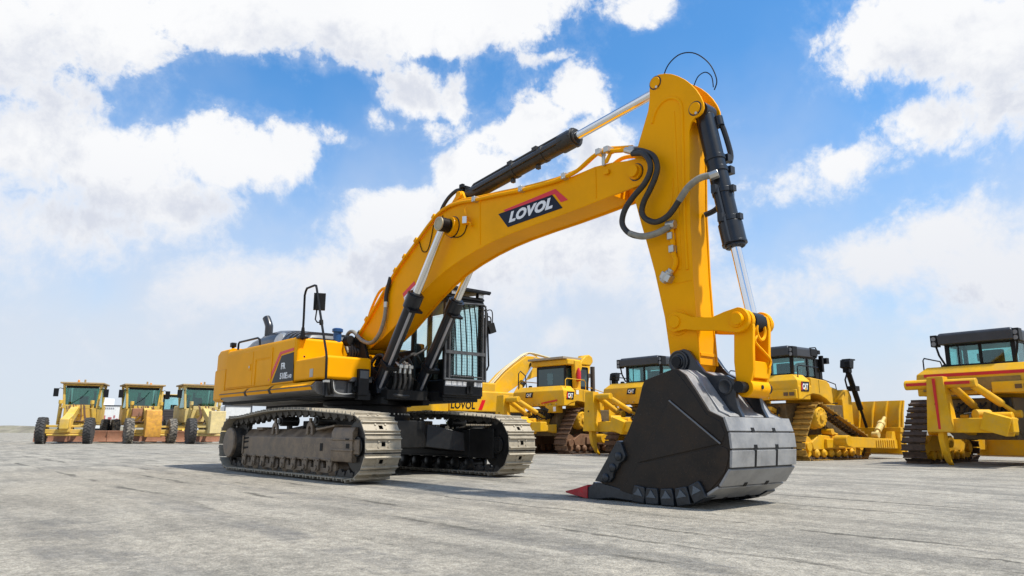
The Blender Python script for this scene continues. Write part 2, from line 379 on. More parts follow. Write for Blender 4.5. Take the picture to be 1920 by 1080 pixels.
def make_track(root, yc, wd, loop, N, shoe_src, chain_mat, linkw=.045, linkgap=.11, linkh=.10, name='track'):
    """chain mesh + N shoes as its children; loop = list of (x,z)"""
    P3, L = resample([(x, 0, z) for x, z in loop], N); pitch = L/N
    b = MB(); fr = []
    for i in range(N):
        p = P3[i]; t = (P3[(i+1) % N]-P3[i-1]).normalized(); nrm = Vector((t.z, 0, -t.x)); fr.append((p, t, nrm))
        for sy in (-1, 1):
            y = sy*linkgap
            lo = []
            for (a, h) in ((-.5, -.006), (.5, -.006), (.42, -linkh*.55), (.12, -linkh*.6), (0, -linkh), (-.2, -linkh), (-.42, -linkh*.55)):
                q = p+t*(a*pitch*.98)+nrm*h; lo.append(q)
            b.rings([[q+Vector((0, yc+y-linkw/2, 0)) for q in lo], [q+Vector((0, yc+y+linkw/2, 0)) for q in lo]])
        q = p+t*(pitch*.45)+nrm*(-linkh*.5); b.cyl(q+Vector((0, yc-linkgap-.04, 0)), q+Vector((0, yc+linkgap+.04, 0)), .026, n=8)
    chain = build(name, b, chain_mat, root)
    for i, (p, t, nrm) in enumerate(fr):
        o = shoe_src if i == 0 and shoe_src.parent is None else shoe_src.copy()
        if o is not shoe_src: COL.objects.link(o)
        o.parent = chain
        o.matrix_local = Matrix(((t.x, 0, nrm.x, p.x), (0, -1, 0, yc), (t.z, 0, nrm.z, p.z), (0, 0, 0, 1)))
    return chain
# ================================================================ ground
def ground():
    m = bpy.data.materials.new('compacted_gravel'); m.use_nodes = True; t = NT(m.node_tree); bs = t.n['Principled BSDF']
    tc = t.new('ShaderNodeTexCoord').outputs['Object']
    big = t.noise(tc, .10, 6, .6); mid = t.noise(tc, .8, 8, .65)
    rot = t.new('ShaderNodeMapping'); t.put(rot.inputs['Vector'], tc); rot.inputs['Rotation'].default_value = (0, 0, R(-3)); rot.inputs['Scale'].default_value = (.38, 2.2, 1)
    streak = t.noise(rot.outputs[0], 1.0, 7, .62); fine = t.noise(tc, 55, 5, .75); vor = t.new('ShaderNodeTexVoronoi'); t.put(vor.inputs['Vector'], tc); vor.inputs['Scale'].default_value = 60
    k = t.math('ADD', t.math('MULTIPLY', mid, .45), t.math('MULTIPLY', streak, .55))
    c = t.mix(t.maprange(k, .38, .62), (.20, .185, .155, 1), (.385, .352, .290, 1))
    c = t.mix(t.math('MULTIPLY', t.maprange(big, .45, .65), .4), c, (.30, .262, .20, 1))
    # wheel and track marks: long dark grey bands with ragged edges
    rot2 = t.new('ShaderNodeMapping'); t.put(rot2.inputs['Vector'], tc); rot2.inputs['Rotation'].default_value = (0, 0, R(4)); rot2.inputs['Scale'].default_value = (.05, 1.3, 1)
    tr = t.noise(rot2.outputs[0], 1.0, 6, .6, .3); brk = t.noise(tc, 1.7, 6, .7)
    mk = t.math('MULTIPLY', t.maprange(t.math('ADD', tr, t.math('MULTIPLY', t.math('SUBTRACT', fine, .5), .22)), .53, .66), t.maprange(brk, .38, .62))
    c = t.mix(t.math('MULTIPLY', mk, .7), c, (.12, .116, .11, 1))
    dirt = t.math('MULTIPLY', t.maprange(t.math('ADD', streak, t.math('MULTIPLY', t.math('SUBTRACT', fine, .5), .6)), .62, .74), .8)
    c = t.mix(dirt, c, (.07, .066, .06, 1))
    # narrow gritty ridges left by tracks, running the way the machine drives
    sx = t.new('ShaderNodeSeparateXYZ'); t.put(sx.inputs[0], tc); wob = t.math('MULTIPLY', t.math('SUBTRACT', t.noise(tc, 1.1, 5, .6), .5), .35); yy = t.math('ADD', sx.outputs[1], wob); line = None
    for y0, hw in ((-2.76, .05), (-1.35, .045), (-3.35, .05), (-2.2, .03), (.55, .06), (-4.3, .06), (1.6, .05), (3.4, .08), (-1.75, .025)):
        d = t.math('ABSOLUTE', t.math('SUBTRACT', yy, y0)); l = t.maprange(t.math('ADD', d, t.math('MULTIPLY', t.math('SUBTRACT', t.noise(tc, 18, 4, .7), .5), .12)), hw*1.6, hw*.3); line = l if line is None else t.math('MAXIMUM', line, l)
    seg = t.maprange(t.noise(rot.outputs[0], 1.6, 4, .6), .47, .60)
    line = t.math('MULTIPLY', line, seg)
    c = t.mix(t.math('MULTIPLY', line, .85), c, (.075, .068, .052, 1))
    grit = t.noise(tc, 9, 6, .75); c2 = t.new('ShaderNodeVectorMath', operation='SCALE'); t.put(c2.inputs[0], c); t.put(c2.inputs['Scale'], t.maprange(grit, .3, .7, .70, 1.24)); c = c2.outputs[0]
    peb = t.noise(tc, 24, 4, .8); g = t.math('MULTIPLY', t.maprange(fine, .25, .75, .62, 1.36), t.maprange(peb, .25, .75, .74, 1.24)); v = t.new('ShaderNodeVectorMath', operation='SCALE'); t.put(v.inputs[0], c); t.put(v.inputs['Scale'], g)
    sp = t.maprange(t.noise(tc, 90, 2, .5), .63, .69); c = t.mix(t.math('MULTIPLY', sp, .6), v.outputs[0], (.06, .056, .05, 1))
    t.put(bs.inputs['Base Color'], c); bs.inputs['Roughness'].default_value = .85
    bn = t.new('ShaderNodeBump'); bn.inputs['Strength'].default_value = .8; bn.inputs['Distance'].default_value = .02
    t.put(bn.inputs['Height'], t.math('ADD', t.math('MULTIPLY', fine, .6), t.math('ADD', t.math('MULTIPLY', mid, 1.2), t.math('MULTIPLY', vor.outputs[0], .4)))); t.put(bs.inputs['Normal'], bn.outputs[0])
    b = MB(); S = 2500; b.f([b.v((-S, -S, 0)), b.v((S, -S, 0)), b.v((S, S, 0)), b.v((-S, S, 0))]); g = build('ground', b, m); g['kind'] = 'structure'
ground()
# ================================================================ the big excavator
# machine axes: X forward (boom side), Y to the machine's left, Z up; slewing centre over the origin
EX = thing('excavator', 'large yellow crawler excavator in the foreground with its black bucket resting on the ground', 'excavator')
def tracks():
    GY = 1.37
    top = crom([(2.36, 0, .995), (1.95, 0, 1.025), (1.45, 0, 1.055), (.75, 0, 1.10), (0, 0, 1.115), (-.75, 0, 1.10), (-1.45, 0, 1.05), (-1.95, 0, 1.01), (-2.42, 0, .995)], 6)
    loop = arc(2.36, .535, .46, -90, 88, 16)+[(p.x, p.z) for p in top[1:-1]]+arc(-2.42, .535, .46, 92, 270, 16)
    sm = shoe_mesh(.60, .25, (-.078, .078), .034, TRK); shoe = build('track_shoe', sm, TRK)
    for s in (-1, 1):
        yc = s*GY; O = lambda a: yc+s*a            # a: distance outward from track centre line
        make_track(EX, yc, .6, loop, 49, shoe, LINK, linkh=.115, name='crawler_track')
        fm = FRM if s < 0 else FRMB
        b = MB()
        b.prism([(O(.17), .33), (O(.17), .655), (O(.02), .80), (O(-.19), .80), (O(-.19), .33)], -1.98, 1.62, 'x')
        b.prism([(O(.175), .30), (O(.175), .345), (O(-.2), .345), (O(-.2), .30)], -1.98, 1.62, 'x')
        b.b2((-1.98, O(.172), .33), (-1.93, O(.195), .68))
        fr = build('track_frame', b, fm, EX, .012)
        b = MB()                                    # slots and access hole in the side plate
        for z in (.42, .53, .60): b.prism([(-1.93, z), (-1.72, z+.025), (-1.72, z+.05), (-1.93, z+.045)], O(.168), O(.176))
        b.b2((1.20, O(.168), .45), (1.29, O(.176), .57))
        each('frame_opening', b, BLKM, fr)
        b = MB()                                    # idler guard
        b.prism([(O(.20), .30), (O(.215), .34), (O(.215), .74), (O(.17), .82), (O(-.2), .82), (O(-.2), .30)], 1.64, 2.30, 'x')
        for z in (.46, .62): b.b2((1.66, O(.20), z), (2.33, O(.232), z+.035))
        b.b2((2.28, O(-.18), .42), (2.46, O(.19), .64))
        build('idler_guard', b, fm, fr, .012)
        b = MB(); b.b2((2.12, O(.205), .505), (2.22, O(.219), .575)); b.b2((2.12, O(.228), .63), (2.24, O(.234), .65))
        each('guard_slot', b, BLKM, fr)
        b = MB()
        b.cyl((2.36, O(-.13), .535), (2.36, O(.13), .535), .40, n=36); b.cyl((2.36, O(-.17), .535), (2.36, O(.17), .535), .15)
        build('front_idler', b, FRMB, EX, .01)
        b = MB(); n = 21
        pr = []
        for i in range(n):
            for d, r in ((.0, .37), (.25, .37), (.4, .45), (.6, .45), (.8, .37)): pr.append((-2.42+r*math.cos(2*math.pi*(i+d)/n), .535+r*math.sin(2*math.pi*(i+d)/n)))
        b.prism(pr, O(-.035), O(.035)); b.cyl((-2.42, O(.03), .535), (-2.42, O(.24), .535), .29, .275, n=36)
        sp = build('drive_sprocket', b, LINK, EX)
        b = MB(); b.lathe((-2.42, O(.235), .535), (0, s, 0), [(.285, 0), (.285, .04), (.265, .06), (.0, .062)], 36); build('final_drive_cover', b, FRM if s < 0 else FRMB, sp)
        b = MB(); rr = MB()
        rb = None
        for i in range(9):
            x = -1.82+i*.425
            q = MB(); q.lathe((x, O(-.19), .185), (0, s, 0), [(.06, 0), (.11, .02), (.135, .03), (.135, .07), (.105, .075), (.105, .285), (.135, .29), (.135, .33), (.11, .345), (.06, .37)], 18)
            q.prism([(x-.09, .33), (x-.075, .15), (x-.03, .13), (x+.03, .13), (x+.075, .15), (x+.09, .33)], O(.175), O(.205)); q.cyl((x, O(.2), .185), (x, O(.225), .185), .045, n=10)
            for dx in (-.055, .055): q.cyl((x+dx, O(.2), .30), (x+dx, O(.22), .30), .016, n=6)
            build('bottom_roller', q, fm, fr, .006, 1)
        q = MB()
        for i in range(4):
            x = -1.6+i*.94; q.prism([(x-.28, .115), (x+.28, .115), (x+.33, .19), (x-.33, .19)], O(.155), O(.172))
        build('roller_guard', q, fm, fr, .006, 1)
        for x in (-.66, .72):
            q = MB(); q.cyl((x+.28, O(-.17), .93), (x+.28, O(.16), .93), .085, n=20); q.cyl((x+.28, O(.1), .93), (x+.28, O(.19), .93), .055)
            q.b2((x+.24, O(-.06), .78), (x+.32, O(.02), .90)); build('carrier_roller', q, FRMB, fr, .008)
            q = MB(); a0 = arc(x, .80, .115, 200, -20, 10); a1 = arc(x, .79, .05, -20, 200, 8)
            q.prism([(x-.13, .70)]+a0[1:-1]+[(x+.13, .70), (x+.055, .70)]+a1+[(x-.055, .70)], O(.10), O(.14)); q.b2((x-.03, O(.1), .905), (x+.03, O(.14), .975))
            build('lifting_eye', q, fm, fr, .006)
        b = MB()                                    # track-frame step and tensioner cover
        b.prism([(1.0, .80), (1.62, .86), (1.62, .83), (1.0, .77)], O(-.15), O(.16)); b.b2((-1.55, O(-.1), .78), (-1.28, O(.1), .83)); b.b2((.9, O(-.1), .79), (1.18, O(.12), .815))
        each('cover_plate', b, fm, fr, bevel=.006)
    # car body
    b = MB()
    b.prism([(-1.0, -.8), (1.0, -.8), (1.25, -.45), (1.25, .45), (1.0, .8), (-1.0, .8), (-1.25, .45), (-1.25, -.45)], .48, .95, 'z')
    for sx in (-1, 1):
        for sy in (-1, 1):
            b.rings([[(sx*.35, sy*.55, .5), (sx*1.15, sy*.45, .5), (sx*1.1, sy*.45, .93), (sx*.35, sy*.55, .93)], [(sx*.75, sy*1.2, .40), (sx*1.5, sy*1.2, .40), (sx*1.45, sy*1.2, .74), (sx*.75, sy*1.2, .74)]])
    build('car_body', b, FRMB, EX, .012)
    b = MB(); b.cyl((0, 0, .94), (0, 0, 1.06), .80, n=48); b.cyl((0, 0, 1.06), (0, 0, 1.22), .74, n=48); b.cyl((0, 0, 1.22), (0, 0, 1.30), .82, n=48)
    sr = build('slew_ring', b, BLK, EX, .008)
    b = MB()
    for i in range(48):
        a = 2*math.pi*i/48; x, y = .775*math.cos(a), .775*math.sin(a); b.cyl((x, y, 1.04), (x, y, 1.085), .02, n=6)
    each('ring_bolt', b, STEEL, sr)
tracks()

def upper():
    # revolving frame
    b = MB()
    b.prism([(-3.6, -1.42), (.95, -1.42), (1.0, -1.2), (1.0, -.5), (1.35, -.42), (1.35, .42), (1.0, .5), (1.55, .62), (1.55, 1.42), (-3.6, 1.42)], 1.30, 1.47, 'z')
    b.b2((-3.5, -.5, 1.22), (1.3, -.36, 1.34)); b.b2((-3.5, .36, 1.22), (1.3, .5, 1.34))
    build('revolving_frame', b, BLKM, EX, .01)
    b = MB()                                        # deck underside plates; reflected ground light is painted in as beige
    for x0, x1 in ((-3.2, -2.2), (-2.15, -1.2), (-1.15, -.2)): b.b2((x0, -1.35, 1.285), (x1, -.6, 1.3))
    each('belly_plate', b, mat('belly_bounce_beige', (.36, .33, .28), .6, var=.25, vscale=4, dust=.3), EX)
    # counterweight
    out = [(-3.345, -1.50), (-3.95, -1.49), (-4.12, -1.44), (-4.30, -1.15), (-4.42, -.6), (-4.45, 0), (-4.42, .6), (-4.30, 1.15), (-4.12, 1.44), (-3.95, 1.49), (-3.345, 1.50)]
    ins = lambda k: [(x+(k if x < -3.9 else 0), y*(1-k/1.6)) for x, y in out]
    b = MB()
    b.rings([[(x, y, z) for x, y in ins(k)] for z, k in ((1.37, .05), (1.42, 0.0), (2.04, 0.0), (2.045, .025), (2.38, .025), (2.47, .06), (2.50, .14))])
    cw = build('counterweight', b, YEL, EX, .012, smooth=50)
    b = MB(); b.box((-3.62, -1.28, 2.60), (.11, .11, .10)); b.cyl((-3.62, -1.28, 2.49), (-3.62, -1.28, 2.56), .03); b.cyl((-3.56, -1.28, 2.6), (-3.52, -1.30, 2.6), .04)
    build('rear_camera', b, BLK, EX, .012)
    # engine housing
    b = MB(); b.b2((-3.335, -1.485, 1.50), (-.30, 1.485, 2.40)); build('engine_housing', b, YEL, EX, .06, 3)
    b = MB(); b.rings([[(-3.30, -1.50, z0), (-.055, -1.50, z0), (-.055, -1.44, z0), (-3.30, -1.44, z0)] for z0 in (1.60, 2.35)]+[[(-3.30, -1.47, 2.415), (-.055, -1.47, 2.415), (-.055, -1.3, 2.415), (-3.30, -1.3, 2.415)]])
    b.b2((-3.30, -1.499, 1.50), (-.02, -1.44, 1.598))
    build('side_panel', b, YEL, EX, .012)
    b = MB(); b.b2((-3.27, -1.512, 1.63), (-1.88, -1.49, 2.31)); d = build('door', b, YEL, EX, .008)
    q = MB(); q.b2((-2.06, -1.524, 1.93), (-1.96, -1.51, 2.06)); build('door_latch', q, YEL, d, .01); q = MB(); q.cyl((-2.01, -1.52, 2.0), (-2.01, -1.53, 2.0), .025); build('lock', q, STEEL, d)
    b = MB()                                        # door with a pressed field
    b.b2((-1.86, -1.512, 1.63), (-1.74, -1.49, 2.31)); b.b2((-1.05, -1.512, 1.63), (-.98, -1.49, 2.31)); b.b2((-1.74, -1.512, 2.13), (-1.05, -1.49, 2.31))
    b.prism([(-1.512, 2.13), (-1.49, 2.13), (-1.49, 2.09), (-1.497, 2.09)], -1.74, -1.05, 'x'); b.b2((-1.74, -1.499, 1.63), (-1.05, -1.49, 2.1))
    build('door', b, YEL, EX, .005)
    # tank block behind the steps (bright front faces)
    b = MB(); b.b2((-.30, -1.493, 1.60), (.035, -.56, 2.405)); build('fuel_tank', b, YEL, EX, .055, 4)
    b = MB(); b.b2((-.02, -1.50, 1.61), (1.16, -.63, 2.0)); tb = build('tool_box', b, YEL, EX, .05, 4)
    b = MB(); b.b2((-.05, -1.488, 1.70), (1.0, -.64, 1.995)); build('lid', b, YEL, tb, .03)
    b = MB(); b.b2((.60, -1.507, 1.66), (.72, -1.5, 1.80)); build('notice_plate', b, mat('grey_notice', (.42, .40, .35), .5), tb)
    b = MB(); b.lathe((.35, -1.49, 2.03), (0, -1, 0), [(.018, 0), (.018, .02), (0, .024)], 12); build('rubber_stop', b, BLK, tb)
    # frame below the tool box with lamp and hoses
    b = MB(); b.b2((.98, -1.40, 1.32), (1.06, -.62, 1.60)); b.prism([(-1.05, 1.58), (-.62, 1.58), (-.62, 1.66), (-1.0, 1.66)], 1.0, 1.17, 'x'); b.b2((.2, -1.44, 1.34), (1.0, -1.40, 1.58))
    for y in (-1.3, -1.0, -.75): b.b2((1.05, y-.04, 1.38), (1.10, y+.04, 1.57))
    fp = build('front_panel', b, mat('dark_grey_panel', (.05, .053, .058), .4, dust=.2, dustcol=(.14, .13, .12)), EX, .01)
    b = MB(); b.tube([(1.1, -1.32, 1.58), (1.13, -1.3, 1.42), (1.13, -1.15, 1.37), (1.12, -.9, 1.39), (1.1, -.8, 1.37)], .014, 6, 5); build('drain_hose', b, STEEL, fp)
    b = MB(); b.tube([(1.12, -1.42, 1.60), (1.14, -1.42, 1.45), (1.1, -1.38, 1.36)], .03, 8, 5); b.tube([(1.12, -1.36, 1.60), (1.14, -1.36, 1.47), (1.1, -1.33, 1.38)], .025, 8, 5); build('grab_hose', b, BLKM, fp)
    b = MB(); b.b2((1.16, -.92, 1.36), (1.24, -.72, 1.80)); b.b2((1.14, -.96, 1.50), (1.2, -.70, 1.60)); b.cyl((1.15, -.97, 1.42), (1.15, -.67, 1.42), .03); b.b2((1.10, -.9, 1.28), (1.2, -.66, 1.40)); b.tube([(1.2, -.7, 1.66), (1.22, -.64, 1.67), (1.22, -.62, 1.63)], .015)
    wl = build('work_lamp', b, BLK, EX, .012)
    b = MB(); b.b2((1.238, -.90, 1.64), (1.246, -.74, 1.77)); build('lens', b, mat('smoked_lens', (.06, .065, .07), .1), wl)
    # side bumper with yellow facets
    X0, X1 = -3.36, .98
    b = MB(); b.prism([(-1.48, 1.575), (-1.55, 1.57), (-1.635, 1.495), (-1.60, 1.425), (-1.52, 1.36), (-1.42, 1.345), (-1.40, 1.5)], X0+.12, X1, 'x')
    b.rings([[(X0, -1.44, 1.55), (X0, -1.50, 1.50), (X0, -1.48, 1.42), (X0, -1.40, 1.42)], [(X0+.12, -1.44, 1.57), (X0+.12, -1.635, 1.495), (X0+.12, -1.58, 1.39), (X0+.12, -1.42, 1.36)]])
    sb = build('side_bumper', b, mat('bumper_grey', (.13, .125, .12), .28, .3, dust=.25, dustcol=(.25, .23, .2)), EX, .006)
    for a, c in ((X0+.13, -1.92), (-1.80, -.78), (-.66, X1-.05)):
        b = MB(); b.rings([[(x, -1.560, 1.570), (x, -1.632, 1.506), (x, -1.636, 1.511), (x, -1.564, 1.576)] for x in (a, c)])
        b.rings([[(x, -1.636, 1.484), (x, -1.609, 1.435), (x, -1.613, 1.432), (x, -1.640, 1.481)] for x in (a, c)]); build('reflector_strip', b, YEL, sb)
    for x in (-1.86, -.72):
        b = MB(); b.rings([[(xx, -1.53, 1.585), (xx, -1.645, 1.497), (xx, -1.612, 1.42), (xx, -1.5, 1.42)] for xx in (x-.05, x+.05)]); build('strip_clamp', b, BLK, sb, .004, 1)
    # engine cover, exhaust, blue filter, top rail
    b = MB()
    def sec(x, y0, y1, h, z0=2.38):
        ym = (y0+y1)/2; hw = (y1-y0)/2
        return [(x, ym+hw*math.copysign(abs(math.cos(a))**.55, math.cos(a)), z0+(h-z0)*abs(math.sin(a))**.6) for a in [math.pi*i/14 for i in range(15)]]
    b.rings([sec(-4.3, -.75, .3, 2.48), sec(-4.2, -.84, .4, 2.62), sec(-3.95, -.90, .45, 2.72), sec(-3.66, -.94, .5, 2.76), sec(-3.6, -.95, .52, 2.80), sec(-3.35, -.96, .55, 2.83), sec(-3.0, -.97, .55, 2.85), sec(-2.98, -.99, .6, 2.885), sec(-2.55, -.99, .6, 2.89), sec(-2.1, -.98, .6, 2.84), sec(-1.6, -.92, .6, 2.74), sec(-1.2, -.9, .6, 2.66), sec(-1.1, -.85, .5, 2.5)])
    ec = build('engine_cover', b, SOOT, EX, 0, smooth=45)
    b = MB(); b.lathe((-2.05, -.86, 2.56), (.2, -1, .25), [(.19, -.06), (.19, .05), (.15, .10), (.0, .12)], 20); build('air_cleaner', b, STEEL, ec)
    b = MB()
    for i in range(5): b.rings([sec(-2.05+i*.17, -.955+i*.008, .58, 2.835-i*.024), sec(-1.99+i*.17, -.955+i*.008, .58, 2.827-i*.024)])
    each('cover_rib', b, SOOT, ec)
    b = MB(); b.tube([(-2.92, -.80, 2.78), (-2.92, -.80, 2.95), (-2.93, -.80, 3.0), (-2.99, -.81, 3.10), (-3.05, -.82, 3.18)], .085, 14, 5); b.cyl((-2.92, -.8, 2.8), (-2.92, -.8, 2.90), .085); build('exhaust_stack', b, SOOT, EX)
    b = MB(); b.lathe((-.05, -.68, 2.38), (0, 0, 1), [(.075, 0), (.075, .19), (.10, .20), (.10, .255), (.07, .27), (0, .272)], 22); build('filler_cap', b, BLUE, EX)
    b = MB(); b.cyl((-.02, -.5, 2.42), (.12, -.48, 2.42), .10); b.b2((-.28, -1.2, 2.398), (-.02, -.5, 2.43)); build('tank_top_plate', b, BLKM, EX, .01)
    b = MB(); b.tube([(-3.0, -1.40, 2.42), (-3.0, -1.40, 2.56), (-2.95, -1.40, 2.59), (-2.0, -1.40, 2.59), (-1.9, -1.40, 2.55), (-1.86, -1.40, 2.42)], .022, 8); build('top_rail', b, BLK, EX)
    # handrail and mirror
    b = MB()
    b.tube([(.06, -1.42, 2.36), (.06, -1.42, 2.75), (.085, -1.44, 3.16), (.115, -1.44, 3.23), (.18, -1.45, 3.275), (.47, -1.45, 3.285), (.535, -1.45, 3.27), (.57, -1.45, 3.20), (.70, -1.46, 2.92), (.93, -1.47, 2.42), (1.12, -1.485, 2.05), (1.175, -1.50, 1.95), (1.19, -1.50, 1.60), (1.18, -1.48, 1.55)], .021, 8)
    b.cyl((.06, -1.42, 2.38), (.07, -1.425, 2.58), .05, .026); b.b2((-.02, -1.5, 2.38), (.12, -1.34, 2.41))
    hr = build('handrail', b, BLK, EX)
    b = MB(); b.b2((1.15, -1.53, 1.545), (1.235, -1.45, 1.58)); build('rail_foot', b, STEEL, hr)
    b = MB(); b.box((.60, -1.40, 2.98), (.07, .20, .30), Matrix.Rotation(R(-25), 3, 'Z')); b.tube([(.86, -1.465, 2.58), (.68, -1.46, 2.60), (.60, -1.46, 2.66), (.59, -1.43, 2.9)], .014, 6); b.cyl((.86, -1.47, 2.54), (.84, -1.47, 2.62), .035)
    mi = build('mirror', b, BLKM, EX, .02, 3)
    # model plate on the side
    y = -1.5015
    b = MB(); b.prism([(-.94, 1.635), (-.035, 1.635), (-.075, 2.145), (-.575, 2.115)], y-.004, -1.49); pl = build('model_panel', b, mat('model_panel_black', (.010, .011, .014), .35, spec=.2), EX)
    b = MB(); b.prism([(-1.11, 1.685), (-1.0, 1.685), (-.60, 2.145), (-.08, 2.175), (-.08, 2.225), (-.66, 2.19)], y-.004, -1.49); build('red_stripe', b, REDF, EX)
    lettering('model_letters', 'FR', (-.56, y-.005, 1.865), (1, 0, 0), (0, 0, 1), .19, .115, WHT, pl, .035)
    lettering('model_letters', '510E', (-.585, y-.005, 1.685), (1, 0, 0), (0, 0, 1), .30, .115, WHT, pl, .035)
    lettering('model_letters', '2-HD', (-.265, y-.005, 1.690), (1, 0, 0), (0, 0, 1), .17, .065, WHT, pl, .04)
upper()

# ---------------------------------------------------------------- boom, arm, cylinders, linkage, bucket
def attachment():
    BY = .25
    ear = arc(6.70, 3.955, .185, -85, 95, 12)
    low = [(.02, 2.20), (.45, 2.30), (.82, 2.425), (1.2, 2.60), (1.6, 2.83), (2.0, 3.07), (2.35, 3.24), (2.7, 3.38), (3.1, 3.49), (3.5, 3.575), (3.9, 3.635), (4.3, 3.672), (4.8, 3.698), (5.3, 3.716), (5.8, 3.742), (6.1, 3.762)]
    top = [(6.55, 4.15), (6.30, 4.20), (6.02, 4.225), (5.6, 4.205), (5.2, 4.205), (4.6, 4.255), (4.0, 4.32), (3.5, 4.365), (3.1, 4.42), (2.78, 4.46), (2.5, 4.36), (2.2, 4.19), (1.84, 3.955), (1.5, 3.74), (1.24, 3.555), (.87, 3.22), (.55, 2.94), (.19, 2.64), (.0, 2.44), (-.08, 2.30), (-.05, 2.22)]
    b = MB(); b.prism(low+[(6.2, 3.80), (6.2, 4.16), (6.02, 4.205)]+top[3:], -BY+.03, BY-.03); bm_ = build('boom', b, YEL, EX, .012)
    for s in (-1, 1):                               # side plates, standing a little proud all round
        b = MB(); b.prism([(x, z-.025) for x, z in low]+ear+top, s*(BY-.032), s*(BY+.0)); b.cyl((6.70, s*(BY-.02), 3.955), (6.70, s*(BY+.035), 3.955), .10, n=24)
        build('boom_side_plate', b, YEL, bm_, .008)
    b = MB()
    for s in (-1, 1):
        b.tube([(3.62, s*(BY+.001), 3.62), (3.60, s*(BY+.001), 4.34)], .013, 6); b.tube([(1.0, s*(BY+.001), 2.53), (.93, s*(BY+.001), 2.9), (.98, s*(BY+.001), 3.28)], .008, 6, 4); b.tube([(6.03, s*(BY+.001), 3.78), (6.03, s*(BY+.001), 4.20)], .010, 6)
    each('weld_bead', b, YEL, bm_)
    b = MB()                                        # foot bosses + arm cylinder bracket
    b.cyl((.15, -.34, 2.34), (.15, .34, 2.34), .16, n=24); build('foot_boss', b, YEL, bm_, .01); b = MB()
    for s in (-1, 1): b.prism([(2.55, 4.38), (2.72, 4.53), (2.90, 4.69), (3.0, 4.69), (3.06, 4.60), (3.2, 4.41)], s*.11, s*.17)
    b.cyl((2.95, -.2, 4.62), (2.95, .2, 4.62), .07); build('boom_bracket', b, YEL, bm_, .01)
    for s in (-1, 1):                               # boom foot supports
        b = MB(); b.prism([(-.55, 1.45), (1.15, 1.45), (1.22, 1.62), (.6, 1.95), (.32, 2.44), (.15, 2.52), (-.02, 2.44), (-.3, 1.9)], s*.30, s*.36); build('boom_support', b, BLKM, EX, .012)
    b = MB(); b.cyl((.15, -.37, 2.34), (.15, .37, 2.34), .09); build('boom_foot_pin', b, BLK, EX)
    # name plate on the boom
    y = -BY-.0015
    b = MB(); b.prism([(4.17, 4.055), (5.28, 4.105), (5.52, 3.885), (5.385, 3.885), (5.265, 4.035), (4.23, 4.02)], y-.004, -BY+.01)
    b2 = build('red_stripe', b, REDF, bm_)
    b = MB(); b.prism([(4.055, 4.02), (5.215, 4.035), (5.415, 3.795), (4.275, 3.765)], y-.004, -BY+.01); pl = build('name_panel', b, NAVY, bm_)
    lettering('name_letters', 'LOVOL', (4.30, y-.005, 3.825), (1, 0, .012), (0, 0, 1), .93, .165, WHT, pl, .055, .28, spacing=1.06)
    b = MB(); b.prism([(1.46, 3.155), (1.82, 3.325), (1.86, 3.255), (1.50, 3.085)], y-.003, -BY+.01); build('warning_sticker', b, REDF, bm_)
    b = MB(); b.prism([(1.503, 3.083), (1.863, 3.253), (1.91, 3.165), (1.55, 2.99)], y-.003, -BY+.01); ws = build('warning_sticker', b, WHT, bm_)
    b = MB()
    for i in range(3): b.prism([(1.54+i*.014, 3.065-i*.028), (1.84+i*.012, 3.205-i*.028), (1.844+i*.012, 3.197-i*.028), (1.544+i*.014, 3.057-i*.028)], y-.0045, y-.001)
    each('print_line', b, mat('grey_print', (.3, .32, .45), .5), ws)
    # working lamp on the boom side
    b = MB(); b.box((3.34, -.34, 4.06), (.10, .07, .13), Matrix.Rotation(R(30), 3, 'Z')); b.tube([(3.42, -.26, 3.98), (3.46, -.33, 3.94), (3.46, -.33, 4.0), (3.40, -.33, 4.02)], .012, 6); b.tube([(3.32, -.3, 4.12), (3.27, -.29, 4.22), (3.24, -.28, 4.33)], .007, 5, 4)
    bl = build('boom_lamp', b, YEL, bm_, .01); b = MB(); b.box((3.372, -.375, 4.06), (.07, .02, .11), Matrix.Rotation(R(30), 3, 'Z')); build('lens', b, LAMP, bl)
    # pipe runs along the boom, near and far side
    off = [(-.02, 2.52), (.12, 2.66), (.35, 2.85), (.6, 3.06), (.9, 3.32), (1.26, 3.63), (1.55, 3.83), (1.88, 4.04), (2.25, 4.28), (2.55, 4.43), (2.82, 4.48), (3.15, 4.47), (3.5, 4.42), (4.0, 4.37), (4.6, 4.30), (5.2, 4.255), (5.48, 4.255), (5.72, 4.28), (6.02, 4.40), (6.2, 4.415), (6.42, 4.36), (6.62, 4.31)]
    for s in (-1, 1):
        for k, (yy, dz) in enumerate(((.205, .015), (.285, -.045))):
            b = MB(); b.tube([(x, s*yy, z+dz) for x, z in off], .028, 10, 4); build('hydraulic_pipe', b, YEL, bm_)
        b = MB(); b.tube([(.9, s*.24, 3.33), (.78, s*.24, 3.35), (.60, s*.24, 3.26), (.38, s*.24, 3.0), (.28, s*.24, 2.80)], .025, 8, 4); build('hydraulic_pipe', b, YEL, bm_)
        for x, z in ((.33, 2.82), (1.27, 3.60), (1.55, 3.80), (1.9, 4.03), (2.42, 4.34)):
            b = MB(); b.box((x, s*.25, z), (.10, .15, .075), Matrix.Rotation(R(-38), 3, 'Y')); build('pipe_clamp', b, YEL, bm_, .012)
        for x, z in ((3.52, 4.375), (4.62, 4.26), (5.50, 4.215)):
            b = MB(); b.box((x, s*.285, z+.005), (.075, .10, .09)); b.cyl((x, s*.33, z-.03), (x, s*.35, z-.03), .02, n=6); build('pipe_clamp', b, STEEL, bm_, .01)
